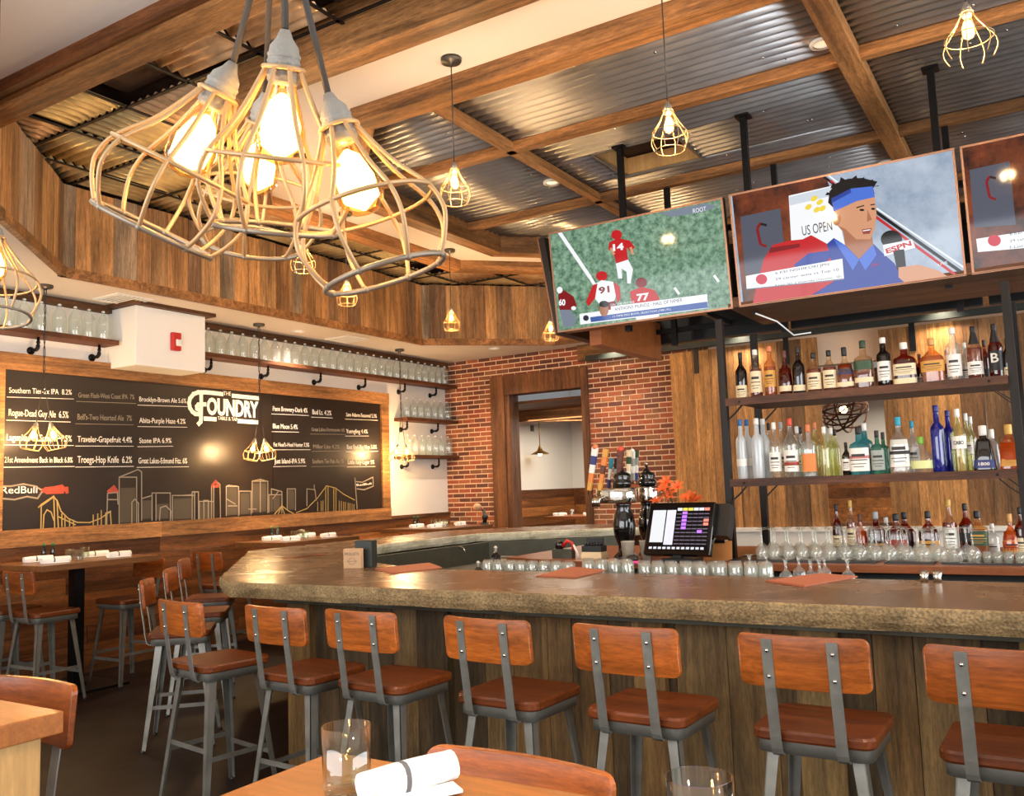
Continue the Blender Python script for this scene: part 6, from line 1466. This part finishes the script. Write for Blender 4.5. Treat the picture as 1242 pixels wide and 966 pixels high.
# tap towers
def tap_tower(x, y, label, handles=True):
    t = thing('tap_tower', label, 'beer tap', (x, y, CT), 0)
    b = MB(); P = [(.09, 0), (.09, .02), (.055, .05), (.05, .09), (.075, .16), (.085, .24), (.072, .32), (.05, .37), (.058, .39), (.058, .41)]
    b.lathe(P, 28); b.build('column', 'blackgloss', t)
    b = MB(); b.lathe([(.052, .52), (.07, .535), (.075, .56), (.055, .58), (.066, .60), (.06, .62), (.03, .635), (.012, .66), (.012, .68)], 24); b.build('finial', 'blackgloss', t)
    b = MB(); b.sphere((0, 0, .695), .014, 10); b.build('knob', 'chrome', t)
    return t
tx = on_y(756, 640, 6.0).x
t = tower = tap_tower(tx, 6.02, 'nearer black and chrome beer tap tower, with a row of faucets')
tx2 = on_y(785, 640, 6.3).x
def drum(t, r, l): b = MB(); b.lathe([(r*.98, .41), (r, .425), (r, .505), (r*.98, .52)], 30); return b.build('drum', 'chrome', t)
b = MB(); b.lathe([(.150, .405), (.158, .418), (.158, .508), (.150, .52)], 36, 0, Matrix.Translation((-.055, 0, 0)), asp=.62); b.build('drum', 'chrome', t)
for k in range(5):
    b = MB(); x = -.205+k*.022; y_ = -.02-.07*k/4; b.tube([(x, y_, .46), (x-.02, y_-.03, .44), (x-.02, y_-.035, .385)], .008, 8); b.build('faucet', 'chrome', t)
t2_ = tap_tower(tx2, 6.34, 'glossy black and chrome beer tap tower, the farther one, beside the orange flowers'); drum(t2_, .1, '')
def handle(px0, py0, px1, py1, y, w_, cols, label, head=None, txt=None):
    p, q = on_y(px0, py0, y), on_y(px1, py1, y); L = (p-q).length; an = math.atan2(p.x-q.x, p.z-q.z)
    t = bpy.data.objects.new('tap_handle', None); COL.objects.link(t); t['label'] = label; t.parent = tower; t.location = q-tower.location; t.rotation_euler = (0, an, 0)
    b = MB(); b.lathe([(.008, -.0), (.008, .03), (.014, .035)], 10); b.build('ferrule', 'chrome', t)
    b = MB(); n_ = len(cols)
    for k, c in enumerate(cols):
        z0, z1 = .03+(L-.03)*k/n_, .03+(L-.03)*(k+1)/n_; wa, wb = 1.25*w_*(.6+.4*k/n_), 1.25*w_*(.6+.4*(k+1)/n_)
        i = b.add([(-wa/2, -.014, z0), (wa/2, -.014, z0), (wa/2, .014, z0), (-wa/2, .014, z0), (-wb/2, -.014, z1), (wb/2, -.014, z1), (wb/2, .014, z1), (-wb/2, .014, z1)])
        for f in ((0, 3, 2, 1), (4, 5, 6, 7), (0, 1, 5, 4), (1, 2, 6, 5), (2, 3, 7, 6), (3, 0, 4, 7)): b.face([i+j for j in f], k)
    b.build('grip', cols, t, bevel=.003)
    if head:
        b = MB(); b.sphere((0, 0, L+.004), w_*.62, 12); b.build('head', head, t)
    if txt: o = text('lettering', txt, 'ink', .02, L*.45, None, .0004, t, Matrix.Translation((.006, -.0146, L*.3)) @ frame_y((0, 0, 0), EZ, -EX)); 
    return t
handle(722, 543, 714, 600, 5.93, .038, ['l_gold', 'l_orange', 'l_white', 'l_blue', 'l_white'], 'tilted tap handle, yellow to orange below a white and navy top, leftmost', head='c_copper')
handle(735, 545, 727, 600, 5.95, .034, ['l_gold', 'l_orange', 'c_brown', 'l_orange', 'l_gold'], 'tilted orange and brown tap handle, second from left')
handle(742, 556, 737, 600, 6.05, .022, ['l_blue', 'l_white', 'c_teal'], 'thin blue-grey tap handle, third from left')
handle(748, 556, 744, 600, 6.1, .020, ['l_black', 'l_grey', 'l_black'], 'thin dark tap handle, fourth from left')
handle(753, 546, 750, 582, 6.0, .040, ['c_brown', 'c_brown', 'c_brown', 'c_brown'], 'brown pear-shaped tap handle with a red and white top, in the middle', head='c_red')
handle(763, 546, 762, 585, 6.08, .030, ['l_white', 'l_cream', 'l_green', 'l_cream'], 'cream and green tap handle right of the brown one')
handle(767, 548, 768, 588, 6.16, .030, ['l_grey', 'l_white', 'l_grey', 'l_white'], 'white tap handle with a round grey badge, second from right', head='l_white')
handle(772, 546, 772, 588, 6.24, .024, ['l_blue', 'l_white', 'l_grey', 'l_green'], 'slim grey and blue tap handle, rightmost')
# flowers in a vase
fl = thing('flower_vase', 'bunch of orange lilies in a dark vase behind the register', 'flowers', (on_y(822, 630, 6.35).x, 6.4, CT))
b = MB(); b.lathe([(.04, 0), (.06, .05), (.055, .16), (.04, .24), (.05, .28)], 18, cap1=False); b.build('vase', 'blackgloss', fl)
rs = random.Random(4); lv = MB(); st_ = MB()
for k, (px_, py_) in enumerate(((804, 596), (797, 610), (812, 601), (822, 592), (832, 606), (838, 604), (845, 608), (808, 586), (790, 604))):
    q = on_y(px_, py_, 6.3+rs.uniform(-.06, .08))-fl.location; st_.tube([(0, 0, .2), (q.x*.5, q.y*.5, q.z*.7), tuple(q)], .003, 4)
    fb = MB(); ax = Matrix.Translation(q) @ Matrix.Rotation(rs.uniform(.4, 1.3), 4, 'X') @ Matrix.Rotation(rs.uniform(0, 6), 4, 'Z')
    for p_ in range(6):
        a = p_*PI/3; c, d = math.cos(a), math.sin(a); L = .062
        prof = [(0, 0, 0), (.3, .012, .018), (.65, .014, .03), (1, 0, .022)]
        i = fb.add([ax @ Vector((c*L*f-d*s__*w2, d*L*f+c*s__*w2, zz)) for f, w2, zz in prof for s__ in (-1, 1)])
        for j in range(3): fb.face((i+2*j, i+2*j+1, i+2*j+3, i+2*j+2), 0, True)
    for p_ in range(3): a = p_*2.1; fb.tube([ax @ Vector((0, 0, 0)), ax @ Vector((math.cos(a)*.012, math.sin(a)*.012, .05))], .0015, 4)
    fb.build('lily', 'lily', fl)
for k in range(16):
    a = rs.uniform(0, 6.28); rr = rs.uniform(.05, .14); z0 = rs.uniform(.26, .36); T_ = Matrix.Translation((math.cos(a)*rr*.5, math.sin(a)*rr*.5, z0)) @ Matrix.Rotation(a, 4, 'Z') @ Matrix.Rotation(rs.uniform(-.9, .2), 4, 'Y')
    i = lv.add([T_ @ Vector(p) for p in ((0, 0, 0), (.04, .014, .01), (.09, .010, .008), (.12, 0, -.01), (.09, -.010, .008), (.04, -.014, .01))]); lv.face((i, i+1, i+2, i+3, i+4, i+5))
lv.build('leaves', 'leaf', fl); st_.build('stems', 'leaf', fl)
# pitchers, sponge cloth, clipboard, books, tools
for px_, l, rr in ((761, 'left of two translucent plastic containers below the taps', .048), (777, 'right of two translucent plastic containers, half hidden by the register', .046)):
    q = on_y(px_, 680, 5.72); t = thing('plastic_container', l, 'container', (q.x, 5.74 if px_ < 770 else 5.82, CT)); b = MB(); b.lathe([(.002, .003), (rr*.8, 0), (rr, .14), (rr*1.05, .143), (rr*1.05, .148), (rr*.95, .148), (rr*.76, .006)], 20, cap0=False, cap1=False); b.build('tub', 'plasticcup', t)
q = on_y(769, 673, 5.7); t = thing('scrub_brush', 'black and pink scrubbing brush leaning by the plastic containers', 'brush', (q.x, 5.66, CT)); b = MB(); b.lathe([(.045, .02), (.05, .035), (.03, .055), (.01, .06)], 16, asp=.6); b.build('grip', 'blackplastic', t); b = MB(); b.lathe([(.05, 0), (.052, .02)], 16, asp=.6); b.build('bristles', 'pink', t)
q = on_y(872, 676, 5.95); t = thing('clipboard', 'brown clipboard with a black clip leaning beside the rack post', 'clipboard', (q.x, 5.97, CT)); TT = Matrix.Rotation(R(-8), 4, 'X')
b = MB(); b.box(-.085, .085, 0, .004, 0, .135, T=TT); b.build('board', 'paperboard', t); b = MB(); b.box(-.035, .035, -.008, 0, .118, .145, T=TT); b.tube([TT @ Vector(p) for p in ((-.02, -.004, .145), (-.012, -.004, .165), (.012, -.004, .165), (.02, -.004, .145))], .003, 5); b.build('clip', 'black', t)
for k, (px_, l, col) in enumerate(((716, 'flat brown box at the foot of the small stack left of the taps', 'l_cream'), (716, 'black ridged caddy on top of the flat brown box', 'blackplastic'))):
    q = on_y(px_, 676, 5.95)
    if k == 0: t = thing('flat_box', l, 'box', (q.x, 6.02, CT)); b = MB(); b.box(-.085, .085, -.06, .06, 0, .03); b.box(-.08, .08, -.055, .055, .03, .05); b.build('body', col, t, bevel=.003)
    else:
        t = thing('bar_caddy', l, 'caddy', (q.x, 6.02, CT+.05)); b = MB(); b.box(-.08, .08, -.05, .05, 0, .045); b.build('tray', col, t); b = MB(); b.box(-.08, .06, .03, .05, .045, .10)
        for j in range(6): b.sphere((-.06+j*.024, -.02, .055), .014, 8)
        b.build('rack', col, t)
# pour jug with red top near the sink, sanitizer bottles, faucet
q = on_y(690, 672, 6.0); t = thing('soda_gun', 'red-topped pouring spout standing on a grey holder behind the bar', 'pourer', (q.x, 6.0, CT)); b = MB(); b.box(-.13, .04, -.03, .03, 0, .07); b.build('holder', 'darksteel', t); b = MB(); b.tube([(-.05, 0, .09), (-.01, 0, .13), (.03, 0, .115), (.045, 0, .06)], .016, 8, r1=.012); b.build('red_top', 'red_s', t); b = MB(); b.tube([(.04, 0, .10), (.07, 0, .05), (.09, 0, .0)], .009, 8); b.build('spout', 'white_s', t); b = MB(); b.lathe([(.03, .07), (.035, .11), (.02, .13)], 12, 0, Matrix.Translation((-.08, 0, 0))); b.build('jug', 'blackgloss', t)
q = on_z(535, 684, .80); t = thing('faucet', 'chrome bar faucet with a long swing spout at the inner corner of the bar', 'faucet', (q.x, q.y, .78))
b = MB(); b.lathe([(.03, 0), (.03, .02), (.018, .03), (.018, .10), (.022, .12)], 14); b.build('body', 'chrome', t)
e = on_y(563, 668, q.y)-Vector((q.x, q.y, .78)); b = MB(); b.tube([(0, 0, .12), (.03, 0, .19), (e.x*.5, 0, e.z+.02), (e.x*.85, 0, e.z+.035), (e.x, 0, e.z+.02), (e.x+.005, 0, e.z-.02)], .011, 8); b.build('spout', 'chrome', t)
b = MB(); b.cyl((0, 0, .08), (-.07, -.01, .10), .008, 8); b.sphere((-.075, -.01, .10), .014, 8); b.cyl((0, 0, .08), (.06, -.03, .09), .007, 8); b.build('levers', 'chrome', t)
for px_, py_, Yv, hh, rr, m, l, cap in ((601, 662, 6.9, .19, .045, 'blackgloss', 'black insulated jug with a white nozzle below the far side of the bar', 'white_s'), (580, 682, 6.2, .12, .04, 'blackplastic', 'low black bottle lying by the sink', 'white_s')):
    q = on_y(px_, py_, Yv); t = thing('sanitizer_bottle' if rr < .045 else 'thermal_jug', l, 'bottle', (q.x, Yv, .78)); b = MB(); b.lathe([(rr, 0), (rr, hh*.8), (rr*.5, hh*.92), (rr*.4, hh)], 16); b.build('body', m, t); b = MB(); b.lathe([(.012, hh), (.01, hh+.03), (.02, hh+.035), (.006, hh+.05)], 10); b.build('pump', cap, t)
q = on_y(620, 672, 7.3); t = thing('steel_bin', 'small steel bin with a pale rim hung below the far bar counter', 'bin', (q.x, 7.2, .78)); b = MB(); b.box(-.08, .08, -.06, .06, 0, .12); b.build('body', 'steel', t); b = MB(); b.box(-.085, .085, -.07, -.06, .085, .10); b.build('rim', 'l_cream', t)

# ---- things on the bar top
def menu(px_pts, label, z=BT):
    P = [on_z(*p, z) for p in px_pts]; c = sum(P, Vector())/len(P); t = thing('menu_card', label, 'menu', (c.x, c.y, z+.0005)); Q = [(p.x-c.x, p.y-c.y) for p in P]
    b = MB(); b.prism(Q, 0, .004); b.build('cover', 'paper', t, bevel=.001); b = MB(); b.prism([(x*.985+.004, y*.985+.003) for x, y in Q], .0045, .007); b.build('pages', 'paper', t); return t
menu([(928, 706), (975, 713), (1040, 701), (995, 697)], 'rust-coloured leather menu lying on the right end of the bar top')
menu([(650, 700), (697, 702), (735, 693), (692, 689)], 'rust-coloured menu on the middle of the bar top, before the glasses')
menu([(455, 691), (474, 697), (536, 690), (520, 684)], 'rust-coloured menu on the bar top right of the card box')
menu([(342, 679), (345, 678.2), (395, 673), (391, 673)], 'thin dark menu seen edge-on near the bar corner')
q = on_z(425, 690, BT); t = thing('coaster_box', 'small brown card box printed MULLETS, standing on the bar corner', 'box', (q.x, q.y+.03, BT), R(14))
b = MB(); b.box(-.062, .062, -.02, .02, 0, .125); b.build('box', 'mullet', t, bevel=.002)
text('lettering', 'MULLETS', 'ink', .03, .10, .018, .0003, t, frame_y((0, -.0205, .082), EX, EZ), align='CENTER'); b = MB()
b.tube([(.026*math.cos(a*.3), -.0205, .045+.02*math.sin(a*.3)) for a in range(21)], .001, 4, closed=True); b.box(-.04, .04, -.0208, -.02, .044, .046); b.build('printed_ring', 'ink', t)
t = thing('napkin_caddy', 'tall dark green box holder behind the card box on the bar corner', 'box', (q.x+.02, q.y+.13, BT), R(14)); b = MB(); b.box(-.06, .06, -.04, .04, 0, .17); b.build('box', 'green_steel', t, bevel=.003)

# ---- table settings
def tumbler(r=.040, h=.105):
    t = thing('glass_tumbler', 'x', 'glass'); b = MB(); b.lathe([(.002, 0), (r*.9, .0), (r*.95, .01), (r, h), (r*.945, h), (r*.87, .022), (r*.5, .016), (.002, .016)], 28, cap0=False, cap1=False); b.build('glass', 'glass', t); return t
def solid_glass(name):
    m, nt, bb_ = nm(name); bb_.inputs['Base Color'].default_value = (.97, .97, .95, 1); bb_.inputs['Roughness'].default_value = .02; bb_.inputs['Transmission Weight'].default_value = 1; bb_.inputs['IOR'].default_value = 1.45; return m
M['tumbler_glass'] = solid_glass('tumbler_glass')
def napkin_roll(L=.23, r=.026, stripe=True):
    t = thing('rolled_napkin', 'x', 'napkin'); b = MB(); n_ = 18; pts = []
    seg_ = 16
    for i in range(n_+1):
        f = i/n_; rr = r*(.9+.14*math.sin(f*PI)) if f < .97 else r*.93
        for k in range(seg_): a = 2*PI*k/seg_; q2 = 1+.05*math.sin(3*a+f*3); b.v.append(Vector(((f-.5)*L, rr*q2*math.cos(a)*1.05, r+rr*q2*math.sin(a)*.96)))
    for i in range(n_):
        m_ = 1 if stripe and i in (7,) else 0
        for k in range(seg_): l = (k+1) % seg_; b.face((i*seg_+k, i*seg_+l, (i+1)*seg_+l, (i+1)*seg_+k), m_, True)
    b.face([k for k in range(seg_)]); b.face([n_*seg_+k for k in range(seg_)]); b.build('roll', ['napkin', 'greyband'], t)
    b = MB(); fl_ = [(-L*.5, -r*.6, .003), (L*.42, -r*.9, .003), (L*.36, -r*2.6, .002), (-L*.3, -r*1.9, .002)]; i = b.add(fl_+[(x, y, z+.006) for x, y, z in fl_])
    for f in ((0, 1, 2, 3), (4, 5, 6, 7), (0, 1, 5, 4), (1, 2, 6, 5), (2, 3, 7, 6), (3, 0, 4, 7)): b.face([i+j for j in f])
    b.build('loose_fold', 'napkin', t, bevel=.002); return t
tum = tumbler(); nap = napkin_roll()
q = on_z(421, 962, 1.07); tum.location = (q.x, q.y, 1.0705); tag(tum, 'clear glass tumbler on the near table, left of the rolled napkin', 'glass')
q = on_y(848, 950, 1.02); o = dup(tum, (q.x, 1.02, q.z-.098)); tum2 = o; tag(o, 'clear glass tumbler at the bottom photo edge, right of the napkin', 'glass')
nt3 = high_table(q.x-.085, q.x+.75, .2, 1.085, 'near table right of centre, below the photo edge, holding one tumbler', 'fgtable', legs='pedestal', zt=round(q.z-.0985, 4))
a_, c_ = on_z(440, 978, 1.07), on_z(548, 948, 1.07)
L = (c_-a_).length; nap.location = ((a_.x+c_.x)/2, (a_.y+c_.y)/2, 1.0705); nap.rotation_euler = (0, 0, math.atan2(c_.y-a_.y, c_.x-a_.x)); nap.scale = (L/.23, 1.0, 1.0); tag(nap, 'white rolled napkin with a grey stripe on the near table', 'napkin')
nap_s = napkin_roll(stripe=True)
firstn = True
def set_nap(x, y, z, rz, label, group=None):
    global firstn
    o = nap_s if firstn else dup(nap_s); firstn = False
    o.location = (x, y, z); o.rotation_euler = (0, 0, R(rz)); tag(o, label, 'napkin', group); return o
def set_glass(x, y, z, label, group=None, h=.9): o = dup(tum, (x, y, z), scale=h); tag(o, label, 'glass', group); return o
def cruet(x, y, z, label):
    t = thing('sauce_bottle', label, 'bottle', (x, y, z)); b = MB(); b.lathe([(.02, 0), (.021, .08), (.01, .105), (.009, .12)], 10); b.build('bottle', 'g_green', t); b = MB(); b.lathe([(.011, .118), (.011, .145)], 8); b.build('cap', 'c_greencap', t); return t
for (yy, nmn, zz, xg) in ((4.52, 'nearest wall table', 1.07, -7.2), (7.1, 'middle wall table', 1.07, -7.2), (9.5, 'corner wall table', 1.07, -7.1)):
    set_nap(xg+.16, yy-.30, zz, 84, 'white rolled napkin on the %s, near corner' % nmn); set_nap(xg-.16, yy-.26, zz, 82, 'white rolled napkin on the %s, near end by the wall' % nmn)
    set_nap(xg+.16, yy+.27, zz, 96, 'white rolled napkin on the %s, far corner' % nmn); set_nap(xg-.16, yy+.26, zz, 88, 'white rolled napkin on the %s, far end by the wall' % nmn)
    set_glass(xg+.20, yy-.12, zz+.0005, 'clear glass on the %s, near side' % nmn); set_glass(xg-.02, yy-.07, zz+.0005, 'clear glass on the %s, in the middle' % nmn); set_glass(xg-.10, yy+.12, zz+.0005, 'clear glass on the %s, far side' % nmn); 
    cruet(xg-.30, yy-.13, zz, 'green sauce bottle on the %s, the left one' % nmn); cruet(xg-.30, yy-.05, zz, 'green sauce bottle on the %s, the right one' % nmn)
# far room table with settings
ht = high_table(-7.1, -5.2, 12.3, 13.2, 'high table in the far room, seen through the brick doorway', 'redwood', legs='pedestal')
for k, x in enumerate((-6.75, -6.2, -5.75)): set_glass(x, 12.6, 1.0705, 'clear glass on the far room table, %s' % ['left', 'middle', 'right'][k]); set_nap(x-.2, 12.55, 1.07, 5, 'white rolled napkin on the far room table, %s' % ['left', 'middle', 'right'][k])
# dark round lamp on the corner of the far wall table
q = on_y(541, 632, 9.97); t = thing('table_lamp', 'small black jointed lamp with a pale round head by the brick wall corner', 'lamp', (-6.68, 9.97, 1.07)); b = MB(); b.lathe([(.06, 0), (.06, .015), (.02, .03)], 16); b.build('base', 'blackplastic', t); b = MB(); b.tube([(0, 0, .02), (.02, 0, .12), (-.02, 0, .2)], .03, 8, r1=.02); b.sphere((.01, 0, .1), .045, 10); b.build('arm', 'blackplastic', t); b = MB(); b.sphere((-.11, 0, .235), .06, 12, sz=.8); b.build('head', 'mullet', t)
